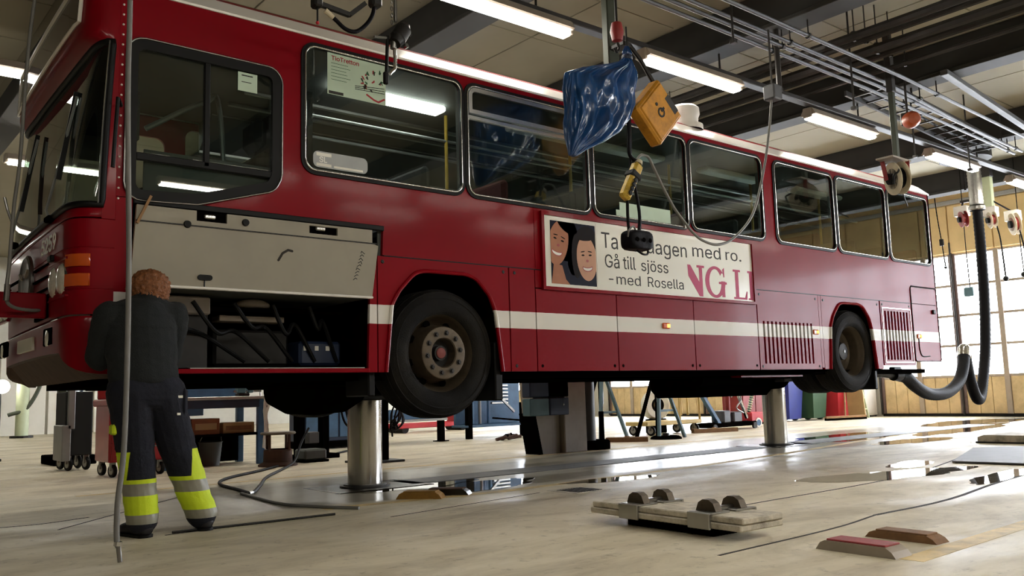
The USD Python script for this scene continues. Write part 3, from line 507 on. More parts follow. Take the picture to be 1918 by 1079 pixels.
# destination box
shell('destination_box', [ring_(3.02, .42, -.01), ring_(3.05, .8, 0), ring_(3.12, .84, .004), ring_(3.50, .74, .004), ring_(3.57, .66, -.02), ring_(3.63, .3, -.06)], 'front_red')
i0, i1 = 5, nP - 5; lo, hi = ring_(3.165, .825, .012, i0, i1), ring_(3.475, .75, .012, i0, i1)
sg = MB().sheet(np.array([lo, hi]), (.006, 0, 0)).build('destination_sign', 'sign_glass', bus, label='dark glass destination sign with white edge'); MB().sheet(np.array([lo, hi]) + [.012, 0, 0], (.006, 0, 0)).build('sign_back', 'interior_dark', sg)
MB().tube(np.vstack([lo, hi[::-1]]) + [-.004, 0, 0], .013, 6, True).build('sign_frame', 'white_trim', sg)
for k in range(22): MB().ball((-2.452 - .006 * (k / 21), -.002, 3.42 - k * .066), .0075, 1).build('rivet', 'white_trim', bus)
# lamps, badge, number, indicators
for y in (.235, .44, 2.06, 2.265):
    h = MB().lathe([(0, 0), (.115, 0), (.115, .03), (.1, .045)], (-2.67, y, 1.545), (-1, 0, 0), 28).build('headlamp_ring', 'chrome', bus, 40)
    MB().lathe([(.1, .04), (.08, .055), (.04, .064), (0, .066)], (-2.67, y, 1.545), (-1, 0, 0), 28).build('headlamp_glass', 'lens_clear', h, True)
for y0 in (.11, 1.93):
    MB().box(-2.716, -2.69, y0, y0 + .46, 1.425, 1.44, .003).build('headlamp_frame', 'front_red', bus); MB().box(-2.716, -2.69, y0, y0 + .46, 1.655, 1.67, .003).build('headlamp_frame', 'front_red', bus)
for z0 in (1.485, 1.605):
    r0 = [ring_(z, 1., .008, 2, 6) for z in (z0, z0 + .075)]; MB().sheet(np.array(r0), (.02, .01, 0)).build('indicator', 'amber', bus, True)
MB().text('5259', .1, (-2.716, .80, 1.76), '-x', .003, True, width=.40).build('fleet_number', 'number_white', bus)
bd = MB().lathe([(0, .0), (.2, .0), (.2, .02), (.18, .028), (.165, .02), (0, .02)], (-2.705, 1.25, 1.63), (-1, 0, 0), 36).build('badge', 'steel', bus, 40)
bp = MB(); bp.lathe([(.06, .03), (.075, .03)], (-2.705, 1.25, 1.63), (-1, 0, 0), 20)
for k in range(3):
    a = k * 2.094 + .52; bp.bar((-2.733, 1.25 + .07 * math.cos(a), 1.63 + .07 * math.sin(a)), (-2.733, 1.25 + .16 * math.cos(a), 1.63 + .16 * math.sin(a)), .02, .01)
bp.build('badge_relief', 'beige_paint', bd)
for z in (1.52, 1.6, 1.68):
    for a, b in ((.58, 1.03), (1.47, 1.92)): MB().box(-2.718, -2.7, a, b, z, z + .012).build('front_vent', 'chassis_black', bus)
MB().box(-2.716, -2.69, .55, .95, 1.335, 1.49, .004).build('hatch_recess', 'chassis_black', bus); MB().box(-2.722, -2.7, .95, 1.45, 1.15, 1.24, .003).build('number_plate', 'paper_white', bus)
for y in (.5, 2.0): MB().box(-2.722, -2.70, y - .13, y + .13, 1.15, 1.27, .01).build('fog_lamp_recess', 'chassis_black', bus); MB().lathe([(0, .03), (.05, .025), (.055, 0)], (-2.70, y + .02, 1.2), (-1, 0, 0), 18).build('fog_lamp', 'lens_clear', bus, True)
MB().box(-2.74, -2.71, .42, .5, 1.68, 1.72, .006).build('washer_jet', 'black_rubber', bus)
ff = MB().box(-3.5, -2.72, .56, .60, 1.33, 1.49, .008).build('front_flap', 'front_red', bus, label='red service flap swung out from the bus front'); MB().box(-3.48, -2.74, .60, .615, 1.345, 1.475, .004).build('flap_lining', 'rust', ff)
# mirror by the driver's window
MB().tube([(-2.46, -.02, 2.62), (-2.5, -.1, 2.64), (-2.52, -.1, 2.2)], .012, 8).build('mirror_arm', 'black_rubber', bus)
# rear
rp = np.array([[(8.36, 0, z), (8.41, .03, z), (8.43, .12, z), (8.44, 1.25, z), (8.43, 2.38, z), (8.41, 2.47, z), (8.36, 2.5, z)] for z in (1.15, 1.32, 2.3, 3.42, 3.55, 3.62)]); rp[..., 2] = np.minimum(rp[..., 2], np.array([3.40, 3.42, 3.51, 3.64, 3.51, 3.42, 3.40])[None]); rp[-1, :, 0] -= .12; rp[0, :, 0] -= .05
MB().sheet(rp, (-.03, 0, 0)).build('rear_panel', 'bus_red_lined', bus, 40); MB().box(8.40, 8.45, .03, .1, 2.15, 2.35, .02).build('tail_lamp', 'amber', bus); MB().box(8.40, 8.46, .05, .16, 1.4, 1.47, .01).build('bump_stop', 'black_rubber', bus)
# cabin
MB().prism(sbox(-2.45, .06, 8.33, 2.44).difference(unary_union([sbox(cx - .66, 0, cx + .66, .8).union(sbox(cx - .66, 1.7, cx + .66, 2.5)) for cx in (-.01, 6.08)])), 1.50, 1.58, 'xy').build('cabin_floor', 'interior_grey', bus); MB().box(-2.35, 8.3, .06, 2.44, 3.40, 3.44).build('cabin_ceiling', 'interior_grey', bus); MB().prism(sbox(-2.3, 1.58, 8.3, 2.38).difference(unary_union([A1.buffer(.03), A2.buffer(.03), sbox(-2.3, 1.5, -.6, 2.05)])), .035, .05).build('cabin_lining', 'interior_grey', bus); MB().box(-2.3, 8.3, 2.45, 2.465, 1.58, 2.38).build('cabin_lining', 'interior_grey', bus)
MB().box(8.25, 8.3, .05, 2.45, 1.5, 3.4).build('rear_lining', 'interior_grey', bus)
for a, b in WINS[:]: MB().prism(rrect(a, b, WINZ0, WINZ1, .085), 2.48, 2.486).build('window_pane', 'bus_glass', bus)
for a, b in ((.175, .235), (1.62, 1.675), (3.02, 3.08), (4.33, 4.58), (5.81, 5.88), (7.08, 7.15), (-1.43, -1.215)): MB().box(a, b, .03, .07, 2.38, 3.4).build('window_post', 'interior_grey', bus)
for k in range(11):
    x = -.5 + k * .82
    for y in (.12, 1.5):
        s = MB(); s.box(x, x + .42, y, y + .86, 1.98, 2.08, .03).box(x + .38, x + .46, y, y + .86, 2.02, 2.62, .03).box(x + .1, x + .3, y + .3, y + .5, 1.58, 2.0); s.build('passenger_seat', 'seat_red' if k % 3 == 1 else 'seat_cloth', bus)
for k in range(6):
    x = -.9 + k * 1.6; MB().tube([(x, .95, 1.58), (x, .95, 3.4)], .017, 8).build('grab_pole', 'pole_yellow', bus)
for y in (.95, 1.5): MB().tube([(-1, y, 3.15), (8.1, y, 3.15)], .016, 8).build('grab_rail', 'grey_pole', bus)
MB().tube(curve([(-1.55, .55, 1.6), (-1.6, .6, 2.9), (-1.72, .62, 2.96), (-2.1, .7, 2.72)]), .02, 8).build('grab_pole', 'grey_pole', bus)
ds = MB(); ds.box(-1.75, -1.25, .38, .92, 2.0, 2.14, .05).box(-1.38, -1.24, .4, .9, 2.1, 2.62, .06).box(-1.36, -1.26, .5, .8, 2.66, 2.9, .045).box(-1.6, -1.3, .5, .8, 1.58, 2.0); ds.build('driver_seat', 'seat_cloth', bus)
sw = MB(); c0 = np.array([-2.1, .65, 2.24]); ax = np.array([-.35, 0, .94]); a_, b_, d_ = frame(ax)
sw.tube([c0 + .23 * (math.cos(t) * a_ + math.sin(t) * b_) for t in np.linspace(0, 2 * np.pi, 28, endpoint=False)], .02, 8, True).tube([c0, c0 - ax * .5], .03, 8).bar(c0 + .22 * a_, c0 - .22 * a_, .04, .02)
sw.build('steering_wheel', 'black_rubber', bus, 40); MB().box(-2.62, -2.3, .25, 2.2, 1.58, 2.02, .05).build('dashboard', 'interior_dark', bus); MB().box(-1.16, -1.12, .06, 1.0, 1.58, 3.0).build('driver_partition', 'interior_dark', bus); MB().box(-2.35, -1.9, 1.5, 2.3, 2.85, 3.3, .03).build('ticket_locker', 'interior_dark', bus)

for k, x in enumerate((-.58, 1.35, 2.45, 4.3, 6.2)): MB().box(x, x + 1.12, .70, .88, 3.34, 3.40, .02).build('cabin_lamp', 'cabin_glow' if k == 0 else 'frost_cover', bus)
MB().bar((-1.1, 2.1, 3.40), (8.2, 2.1, 3.40), .02, .02).bar((-1.1, 2.42, 3.12), (8.2, 2.42, 3.12), .02, .02).build('cove_rail', 'aluminium', bus); MB().prism([(2.1, 3.40), (2.44, 3.12), (2.44, 3.40)], -1.1, 8.2, 'yz').build('cove_panel', 'interior_grey', bus)
for y in (1.35, 1.72): MB().box(-1.1, 8.2, y - .02, y + .02, 3.37, 3.40, .004).build('ceiling_trim', 'aluminium', bus)
# running gear
MB().box(-2.35, 8.25, .2, 2.3, .90, .955).build('belly_plate', 'chassis_black', bus)
for y in (.75, 1.65): MB().box(-2.2, 8.1, y, y + .1, .885, 1.0, .01).build('chassis_rail', 'chassis_black', bus)
MB().cyl((0, .3, .88), (0, 2.2, .88), .075, n=16).build('front_axle', 'chassis_black', bus, 40); MB().cyl((6.14, .3, 1.0), (6.14, 2.2, 1.0), .11, n=16).build('rear_axle', 'chassis_black', bus, 40); MB().ball((6.14, 1.25, .98), .27, 3).build('differential', 'chassis_black', bus, True)
MB().lathe([(0, -.42), (.12, -.4), (.2, -.25), (.215, 0), (.2, .25), (.12, .4), (0, .42)], (-.62, 1.0, .86), (1, 0, 0), 28).build('gearbox', 'chassis_black', bus, True); MB().box(-1.1, -.3, .6, 1.3, .86, .92, .02).build('steering_gear', 'chassis_black', bus)
MB().box(4.05, 5.5, .75, 1.6, .67, .96, .09).build('engine_sump', 'chassis_black', bus); MB().cyl((3.6, .45, .86), (4.5, .45, .86), .07, n=18).build('silencer', 'chassis_black', bus, 40); MB().box(4.1, 5.3, .25, 1.4, .88, .95).build('engine_tray', 'bus_red', bus)
MB().box(.8, 3.0, .3, 1.0, .90, .96, .02).build('fuel_tank', 'chassis_black', bus); MB().tube([(6.9, .5, .92), (7.6, .45, .9), (7.85, .42, .88)], .05, 12).build('tail_pipe', 'dark_steel', bus, 40)
def wheel(cx, y, z, out, front):
    """axis along y; out: -1 faces the camera side."""
    o = (cx, y, z); A = (0, out, 0)
    R = .505; t = MB().lathe([(.30, .02), (.31, .05), (.36, .075), (.44, .07), (.475, .05), (.485, .055), (R - .008, .03), (R, .0), (R, -.2), (R - .01, -.23), (.46, -.26), (.36, -.265), (.30, -.22)], o, A, 56).build('tyre', 'tyre_rubber', bus, 50)
    g = MB()
    for q in (-.03, -.085, -.14, -.19): g.lathe([(R - .004, q), (R + .0025, q + .004), (R + .0025, q + .034), (R - .004, q + .038)], o, A, 56)
    g.build('tyre_tread', 'tyre_rubber', t); MB().lathe([(.425, .073), (.43, .077), (.437, .074)], o, A, 56).build('tyre_ring', 'tyre_rubber', t, True)
    r = MB(); r.lathe([(.29, .0), (.303, .035), (.31, .04), (.308, .03), (.285, -.02), (.272, -.05)] + ([(.26, -.08), (.235, -.1), (.22, -.02), (.214, .055), (.205, .075), (.195, .08), (.12, .08), (.112, .072), (.112, -.02)] if front else [(.265, -.14), (.24, -.17), (.12, -.175), (.11, -.17)]), o, A, 48)
    rim = r.build('rim', 'wheel_steel', bus, 35)
    h = MB(); h.lathe([(.113, -.02), (.06, -.02), (.058, .035), (0, .037)] if front else [(.115, -.17), (.1, -.07), (.05, -.06), (0, -.06)], o, A, 32); hub = h.build('hub', 'dark_steel', bus, 35)
    if front: MB().lathe([(.043, .036), (.04, .045), (0, .048)], o, A, 20).build('hub_cap', 'red_cap', hub, True)
    else: MB().lathe([(.02, -.06), (.018, -.05), (0, -.05)], o, A, 12).build('hub_cap', 'grey_pole', hub)
    for k in range(10):
        a = k * math.pi / 5 + .15; p = np.array([cx + .158 * math.cos(a), y + out * (.075 if front else -.18), z + .158 * math.sin(a)])
        MB().lathe([(0, .022), (.014, .022), (.016, .008), (.024, .007), (.024, 0)], p, A, 6).build('wheel_nut', 'dark_steel', rim)
    if front:
        for k in range(8):
            a = k * math.pi / 4 + .3; p = np.array([cx + .243 * math.cos(a), y + out * -.06, z + .243 * math.sin(a)]); MB().lathe([(0, .012), (.03, .012), (.03, 0)], p, A, 10).build('rim_hole', 'chassis_black', rim)
wheel(-.01, .115, 1.105, -1, True); wheel(6.14, .12, 1.18, -1, False); wheel(6.14, .48, 1.18, -1, False); wheel(-.01, 2.385, 1.105, 1, True); wheel(6.14, 2.38, 1.18, 1, False)

# lift columns under the axles
for i, (x, top) in enumerate(((-.02, .80), (6.17, .88))):
    l = thing('lift_column', ['polished steel lift column under the front axle of the red bus', 'polished steel lift column under the rear axle of the red bus'][i], 'lift column', (x, 1.26, 0), 'lift columns carrying the bus')
    MB().cyl((x, 1.26, .006), (x, 1.26, top - .04), .15, n=40).build('piston', 'polished_steel', l, 40); MB().lathe([(0, .03), (.185, .03), (.19, .015), (.19, .006), (.155, .006)], (x, 1.26, 0), n=32).build('seal_ring', 'dark_steel', l)
    MB().box(x - .2, x + .2, .95, 1.57, top - .05, top, .012).build('saddle', 'dark_steel', l)

# ------------------------------------------------------------------ lamps
def lamp(x0, y, label, L=1.65, z=4.25):
    o = thing('ceiling_lamp', label, 'lamp', (x0, y, z), 'fluorescent batten lamps')
    MB().prism([(y - .11, z + .045), (y - .09, z + .035), (y + .09, z + .035), (y + .11, z + .045), (y + .06, z + .13), (y - .06, z + .13)], x0, x0 + L, 'yz').build('housing', 'beige_paint', o); MB().box(x0 - .03, x0 + .02, y - .06, y + .06, z + .0, z + .13, .01).build('end_cap', 'beige_paint', o); MB().box(x0 + L - .02, x0 + L + .03, y - .06, y + .06, z + .0, z + .13, .01).build('end_cap', 'beige_paint', o)
    MB().prism(affinity.translate(rrect(-.065, .065, 0, .055, .025), y, z - .02), x0 + .02, x0 + L - .02, 'yz').build('tube', 'lamp_tube', o, 40)
    return o
first = lamp(.12, .36, 'bright batten lamp above the bus roof left of the blue bag')
for x, t in ((2.86, 'bright batten lamp above the yellow control box'), (6.15, 'bright batten lamp over the bus roof, second to the right of the yellow box'), (9.5, 'bright batten lamp left of the silver exhaust duct above the bus tail'), (12.55, 'batten lamp right of the silver exhaust duct near the garage door')): dup(first, (x, .45 if x > 5 else .36, 4.25), t)
for x, y, t in ((-3.1, 4.5, 'batten lamp seen left of the bus destination sign'), (-1.75, 8.3, 'small batten lamp low at the left edge beside the windscreen')): dup(first, (x, y, 4.25), t)
for x, y in [(x, -6.95) for x in (-7.6, -5.6, -3.6, -1.6, .4, 2.4, 4.4, 6.4, 8.8, 11.2, 13.6)] + [(x, -8.4) for x in (-6.0, -2.8, .4, 3.6, 6.8, 10., 13.2)] + [(x, 4.5) for x in (.1, 3.3, 6.5, 9.7, 12.9)] + [(x, 8.3) for x in (1.5, 4.7, 7.9, 11.1)] + [(x, 13.) for x in (-4., .5, 5., 9.5)] + [(x, 18.) for x in (-4., .5, 5., 9.5)]:  # the two rows behind the camera are added to brighten the foreground floor
    dup(first, (x, y, 4.25), 'fluorescent batten lamp out of view, in rows over other bays and added rows behind the camera')

# ------------------------------------------------------------------ overhead services
def ceiling_run(name, label, cat, pts, r, m, hang=(), group=None, top=H):
    o = thing(name, label, cat, pts[0], group); MB().tube(pts, r, 8).build('run', m, o, 40)
    for h in hang:
        h = np.array(h, float); MB().cyl(h, (h[0], h[1], top), .008, n=6).build('hanger', 'pipe_dark', o); MB().lathe([(r + .012, -.015), (r + .012, .015), (r, .015)], h, np.array(pts[-1]) - np.array(pts[0]), 10).build('clip', 'pipe_dark', o)
    return o
tr = thing('lighting_track', 'dark lamp trunking running in line over the bus roof lamps', 'track', (-1, .42, 4.42)); MB().box(-1.5, 16, .34, .46, 4.39, 4.45, .008).build('trunking', 'pipe_dark', tr)
for x in (1.4, 4.25, 7.35, 11.15, 14.5): MB().cyl((x, .4, 4.45), (x, .4, 4.68), .012, n=8).build('hanger', 'pipe_dark', tr)
for k, (y, z, t) in enumerate(((-.30, 4.46, 'grey overhead pipe farthest from the camera of four parallel ones'), (-.42, 4.47, 'second grey overhead pipe of four parallel ones above the yellow box'), (-.52, 4.48, 'third grey overhead pipe of four parallel ones above the yellow box'), (-.74, 4.48, 'grey overhead pipe nearest the camera of four parallel ones'))):
    ceiling_run('overhead_pipe', t, 'pipe', [(1.2, y - .05, z), (6.3, y, z), (11.4 if k != 2 else 9.0, y + .22, z)], .022, 'pipe_grey', [(4.25, y - .02, z), (7.35, y + .05, z)] + ([(11.1, y + .2, z)] if k != 2 else []), 'parallel service pipes under the ceiling')
for k, (x, z, r) in enumerate(((4.95, 4.6, .05), (5.2, 4.62, .035), (5.45, 4.58, .06), (5.75, 4.6, .04), (6.1, 4.55, .03))):
    ceiling_run('cross_pipe', ['thick dark pipe crossing the ceiling, closest to the left beam', 'thin dark pipe crossing the ceiling beside the thickest one', 'thickest dark pipe crossing the ceiling between two beams', 'dark pipe crossing the ceiling right of the thickest one', 'thinnest dark pipe crossing under the ceiling, lowest of its bundle'][k], 'pipe', [(x, -6., z), (x, 12., z)], r, 'pipe_dark', [(x, y, z) for y in (-3., -.9, 2.4, 6.)], 'dark pipes crossing the bay')
ld = thing('cable_ladder', 'dark cable ladder tray hanging near the orange beacon', 'cable tray', (6.6, -.2, 4.55))
for y in (-.42, .10): MB().bar((6.5, y, 4.55), (11.2, y + .35, 4.55), .03, .07).build('side_rail', 'pipe_dark' if y < 0 else 'pipe_grey', ld)
for k in range(12): x = 6.7 + k * .39; o = (x - 6.5) * .074; MB().bar((x, -.42 + o, 4.54), (x, .10 + o, 4.54), .03, .02).build('rung', 'pipe_dark', ld)
for x in (7.35, 10.9): o = (x - 6.5) * .074; MB().cyl((x, -.42 + o, 4.58), (x, -.42 + o, H), .01, n=6).build('hanger', 'pipe_dark', ld)
MB().tube(curve([(6.5, -.1, 4.57), (8, 0, 4.58), (9.5, .14, 4.57), (11.2, .22, 4.58)]), .02, 6).build('cable', 'black_rubber', ld)
lad2 = thing('cable_duct', 'grey straight cable duct running beside the wide ceiling panels', 'cable tray', (7.7, -.8, 4.6)); MB().bar((7.0, -.95, 4.62), (13.6, -.3, 4.62), .09, .07, .006).build('duct', 'pipe_grey', lad2)
for x in (7.35, 11.1, 13.4): MB().cyl((x, -.95 + (x - 7) * .098, 4.62), (x, -.95 + (x - 7) * .098, H), .012, n=6).build('hanger', 'pipe_dark', lad2)
for k, (x, y, z, t) in enumerate(((3.1, -.62, 4.2, 'thin dark rod hanging above the yellow box'), (4.2, -.4, 4.0, 'dark steel hanger rod between the first two roof lamps'), (5.35, -.62, 3.95, 'slim rod hanging near the junction box'), (8.3, .1, 4.0, 'dark rod hanging left of the orange beacon'), (9.6, -.1, 3.95, 'dark rod hanging right of the orange beacon'))):
    o = thing('hanging_rod', t, 'rod', (x, y, z), 'loose hanger rods'); MB().cyl((x, y, z), (x, y, H), .012 if k != 1 else .03, n=8).build('rod', 'pipe_dark', o); MB().box(x - .03, x + .03, y - .03, y + .03, z - .04, z, .006).build('foot', 'pipe_dark', o)
bc = thing('beacon', 'round orange warning beacon under the cable ladder', 'beacon', (6.62, -.62, 4.0)); MB().lathe([(0, .15), (.07, .14), (.1, .09), (.105, 0), (.08, -.01), (0, -.01)], (6.7, -.62, 4.03), (-.6, -.6, -.1), 20).build('dome', 'beacon_orange', bc, 40); MB().box(6.64, 6.80, -.64, -.52, 3.97, 4.13, .015).build('base', 'dark_steel', bc); MB().cyl((6.72, -.58, 4.12), (6.72, -.58, 4.56), .015, n=8).build('stem', 'pipe_dark', bc)
# support pieces of the hoist line
po = thing('support_post', 'dark green steel post above the blue bag', 'post', (1.57, -.6, 3.4)); MB().box(1.50, 1.64, -.44, -.36, 3.32, 4.655, .01).build('post', 'green_post', po); MB().box(1.42, 1.72, -.5, -.3, 4.635, 4.66, .006).build('bracket', 'green_post', po); MB().box(1.52, 1.62, -.60, -.43, 3.78, 3.82, .006).build('arm', 'dark_steel', po)
hk = thing('hoist_hook', 'dark red chain hoist hook beside the green post', 'hook', (1.42, -.62, 3.7)); MB().cyl((1.42, -.62, 3.93), (1.42, -.62, 4.66), .012, n=8).build('chain', 'dark_steel', hk); MB().lathe([(0, .1), (.045, .08), (.06, 0), (.045, -.08), (0, -.1)], (1.42, -.62, 3.86), n=16).build('block', 'reel_red', hk, 40); MB().tube(curve([(1.42, -.62, 3.77), (1.44, -.62, 3.72), (1.41, -.62, 3.68), (1.38, -.62, 3.71)]), .013, 8).build('hook', 'dark_steel', hk, True)
# blue bag
def make_bag():
    rows = [(3.76, 1.535, .015, .012), (3.70, 1.535, .05, .04), (3.66, 1.535, .03, .028), (3.60, 1.51, .075, .06), (3.53, 1.43, .18, .09), (3.45, 1.30, .31, .12), (3.36, 1.20, .41, .14), (3.22, 1.175, .41, .155), (3.08, 1.14, .365, .155), (2.95, 1.08, .31, .14), (2.84, .99, .215, .11), (2.74, .89, .105, .07), (2.67, .835, .04, .03), (2.66, .835, .004, .004)]
    z = np.linspace(0, 1, len(rows)); zz = np.linspace(0, 1, 110); R = np.array(rows); I = np.stack([np.interp(zz, z, R[:, k]) for k in range(4)], 1); nt = 170; th = np.arange(nt) * 2 * np.pi / nt; V = []
    for zi, x, w, d in I:
        pt = np.stack([np.cos(th), np.sin(th), np.full(nt, zi)], 1)
        fold = meshkit.fbm(np.stack([th * 0 + np.cos(th) * 3.2 + zi * 1.5, np.sin(th) * 3.2 - zi, np.full(nt, zi * 2.4)], 1), 3, 5) - .5
        cr = np.abs(meshkit.fbm(np.stack([np.cos(th) * 2.6, np.sin(th) * 2.6 + zi * 2.0, np.full(nt, zi * 1.7)], 1), 3, 11) - .5); cr2 = np.abs(meshkit.noise(np.stack([np.cos(th) * 6 + zi * 3, np.sin(th) * 6 + zi, np.full(nt, zi * 3.2)], 1), 13) - .5); pl = np.abs(np.sin(th * 5 + zi * 3.)) * .06 + fold * .25 + 1.1 * cr + .35 * cr2 - .25
        V.append(np.stack([x + np.cos(th) * w * (1 + pl * .35), -.62 + np.sin(th) * d * .9 * (1 + pl * 2.0) + .03 * fold, zi + 0.03 * fold * min(1, w * 5)], 1))
    V = np.array(V); a, b = V.shape[:2]; i, j = np.meshgrid(np.arange(a - 1), np.arange(b), indexing='ij'); j2 = (j + 1) % b
    return MB().add(V.reshape(-1, 3), np.stack([i * b + j, i * b + j2, (i + 1) * b + j2, (i + 1) * b + j], -1).reshape(-1, 4))
bg = thing('plastic_bag', 'shiny blue plastic bag tied up in front of the bus windows', 'bag', (1.2, -.62, 2.66)); make_bag().build('bag', 'bag_blue', bg, 45); MB().lathe([(.045, -.02), (.05, 0), (.045, .02)], (1.535, -.62, 3.655), n=14).build('tie', 'dark_blue_paint', bg)
MB().tube([(1.535, -.62, 3.72), (1.56, -.6, 3.95)], .008, 6).build('string', 'black_rubber', bg)
# yellow control box turned on its corner
yb = thing('control_box', 'yellow square box hung on its corner right of the blue bag', 'box', (1.87, -.62, 2.91))
a45 = math.radians(-46); Rb = np.array([[math.cos(a45), 0, math.sin(a45)], [0, 1, 0], [-math.sin(a45), 0, math.cos(a45)]]); bc_ = np.array([1.87, -.62, 3.215])
def rb(x0, x1, y0, y1, z0, z1, c=.004): return MB().box(bc_[0] + x0, bc_[0] + x1, bc_[1] + y0, bc_[1] + y1, bc_[2] + z0, bc_[2] + z1, c, Rb, bc_)
rb(-.225, .225, -.06, .07, -.21, .21, .018).build('case', 'hoist_yellow', yb); rb(-.195, .195, -.072, -.055, -.18, .18, .008).build('cover', 'hoist_yellow', yb)
rb(.13, .2, -.0735, -.07, -.13, .05).build('label', 'ink_dark', yb); lg = rb(-.03, .03, -.0745, -.071, -.03, .03, .0); lg = MB().lathe([(.028, 0), (.045, 0), (.045, -.004), (.028, -.004)], bc_ + [.0, -.072, -.01], (0, 1, 0), 20); lg.build('emblem', 'dark_steel', yb); MB().lathe([(0, -.004), (.016, -.004), (.016, 0)], bc_ + [-.06, -.072, .055], (0, 1, 0), 14).build('emblem', 'dark_steel', yb)
rb(.0, .06, -.0735, -.07, -.012, .012).build('emblem', 'dark_steel', yb); MB().tube([(1.9, -.6, 3.5), (1.75, -.58, 3.7), (1.62, -.58, 3.8)], .02, 8).build('suspension', 'dark_steel', yb)
pd = thing('pendant_control', 'worn yellow push-button pendant hanging below the yellow box', 'control pendant', (1.5, -.62, 2.36))
p0, p1 = np.array([1.415, -.62, 2.385]), np.array([1.61, -.62, 2.71]); dv = p1 - p0
MB().bar(p0, p1, .085, .1, .022).build('body', 'pendant_yellow', pd)
for k in range(4): c = p0 + dv * (.14 + .12 * k); MB().lathe([(.02, .0), (.024, .008), (.014, .012), (0, .012)], c + [0, -.05, 0], (0, -1, 0), 12).build('button', 'black_rubber', pd)
MB().bar(p0 + dv * .58, p0 + dv * .74, .105, .12, .01).build('tape', 'interior_dark', pd); MB().lathe([(0, .05), (.03, .04), (.04, 0)], p1, dv, 12).build('gland', 'reel_cream', pd, True)
MB().tube(curve([(1.545, -.6, 3.35), (1.535, -.6, 3.0), (1.53, -.6, 2.8), (1.6, -.61, 2.74)]), .016, 8).build('cable', 'hose_black', pd, True); MB().tube(curve([(1.57, -.58, 3.35), (1.575, -.58, 3.0), (1.56, -.58, 2.75), (1.545, -.6, 2.6)]), .012, 8).build('cable', 'hose_black', pd, True)
sk_ = thing('socket_box', 'black rubber socket box hanging in front of the advert', 'socket box', (1.55, -.62, 1.94))
m_ = trimesh.creation.box((.29, .16, .17)); m_ = m_.subdivide().subdivide().subdivide(); v = m_.vertices; v *= (1 - .35 * np.clip((np.abs(v / [.145, .08, .085]) ** 4).sum(1, keepdims=True) - 1, 0, 2) * .35); v += (meshkit.fbm(v * 14, 3)[:, None] - .5) * .02
MB().add(v + [1.555, -.62, 2.035], m_.faces).build('housing', 'hose_black', sk_, 50)
MB().tube(curve([(1.40, -.66, 2.05), (1.395, -.68, 2.1), (1.45, -.68, 2.14), (1.5, -.66, 2.11)]), .008, 6).build('loop', 'hose_grey', sk_, True); MB().tube(curve([(1.52, -.64, 1.95), (1.58, -.66, 1.915), (1.66, -.64, 1.93), (1.68, -.62, 1.99)]), .009, 6).build('loop', 'hose_black', sk_, True)
for pts in ([(1.5, -.6, 2.62), (1.48, -.6, 2.42), (1.475, -.6, 2.25), (1.48, -.6, 2.1)], [(1.55, -.58, 2.65), (1.6, -.6, 2.43), (1.625, -.6, 2.25), (1.61, -.6, 2.1)], [(1.53, -.62, 2.62), (1.58, -.62, 2.4), (1.60, -.62, 2.25), (1.58, -.62, 2.1)]): MB().tube(curve(pts), .013, 8).build('cable', 'hose_black', sk_, True)
for k in range(3): MB().lathe([(0, .004), (.018, .004), (.02, 0)], (1.47 + k * .08, -.703, 2.03), (0, -1, 0), 12).build('socket', 'chassis_black', sk_)
lc = thing('looped_cable', 'long grey cable looping from the pendant up to a junction box', 'cable', (1.6, -.62, 2.1))
MB().tube(curve([(1.6, -.62, 2.75), (1.64, -.62, 2.79), (1.687, -.62, 2.806), (1.753, -.62, 2.793), (1.815, -.62, 2.709), (1.927, -.62, 2.546), (2.068, -.62, 2.374), (2.216, -.62, 2.248), (2.34, -.62, 2.16), (2.473, -.62, 2.112), (2.668, -.62, 2.10), (2.921, -.62, 2.19), (3.246, -.62, 2.459), (3.473, -.62, 2.921), (3.608, -.62, 3.33), (3.70, -.62, 3.72)], 120), .0125, 8).build('cable', 'hose_grey', lc, True)
MB().box(3.65, 3.80, -.69, -.55, 3.7, 3.86, .015).build('junction_box', 'pipe_grey', lc); MB().tube([(3.72, -.62, 3.85), (3.72, -.62, 4.46)], .012, 6).build('conduit', 'pipe_dark', lc); MB().bar((2.21, -.61, 2.27), (2.212, -.61, 2.21), .02, .02).build('clip', 'steel', lc)
# oil dispensing gun on chains
gn = thing('grease_gun', 'steel oil gun on a chain hanging over the roof edge of the bus', 'oil gun', (-.84, -.62, 2.92)); MB().tube([(-.83, -.62, 3.37), (-.828, -.62, H)], .013, 8).build('hose', 'steel', gn)
for k in range(34):
    z = 3.36 + k * .05; MB().tube([(-.857 + .009 * math.cos(t) * (k % 2 == 0), -.62 + .009 * math.cos(t) * (k % 2), z + .017 * math.sin(t)) for t in np.linspace(0, 6.28, 8, endpoint=False)], .0035, 5, True).build('chain_link', 'steel', gn)
MB().lathe([(0, -.1), (.045, -.1), (.05, -.06), (.06, -.05), (.06, .05), (.05, .06), (.03, .1), (0, .1)], (-.79, -.62, 3.29), (.55, .1, .83), 20).build('meter', 'dark_steel', gn, 40); MB().cyl((-.835, -.62, 3.26), (-.85, -.62, 3.17), .03, .022, 14).build('body', 'steel', gn, 40)
MB().tube(curve([(-.84, -.62, 3.18), (-.835, -.62, 3.09), (-.84, -.62, 3.03), (-.865, -.62, 3.0), (-.88, -.62, 2.98)]), .013, 8).build('spout', 'chrome', gn, True); MB().bar((-1.0, -.62, 3.22), (-.9, -.62, 3.235), .014).build('lever', 'steel', gn); MB().bar((-.78, -.66, 3.19), (-.76, -.66, 3.2), .03).build('coupling', 'chrome', gn); MB().bar((-.77, -.62, 3.33), (-.71, -.62, 3.29), .035, .03).build('trigger', 'dark_steel', gn)
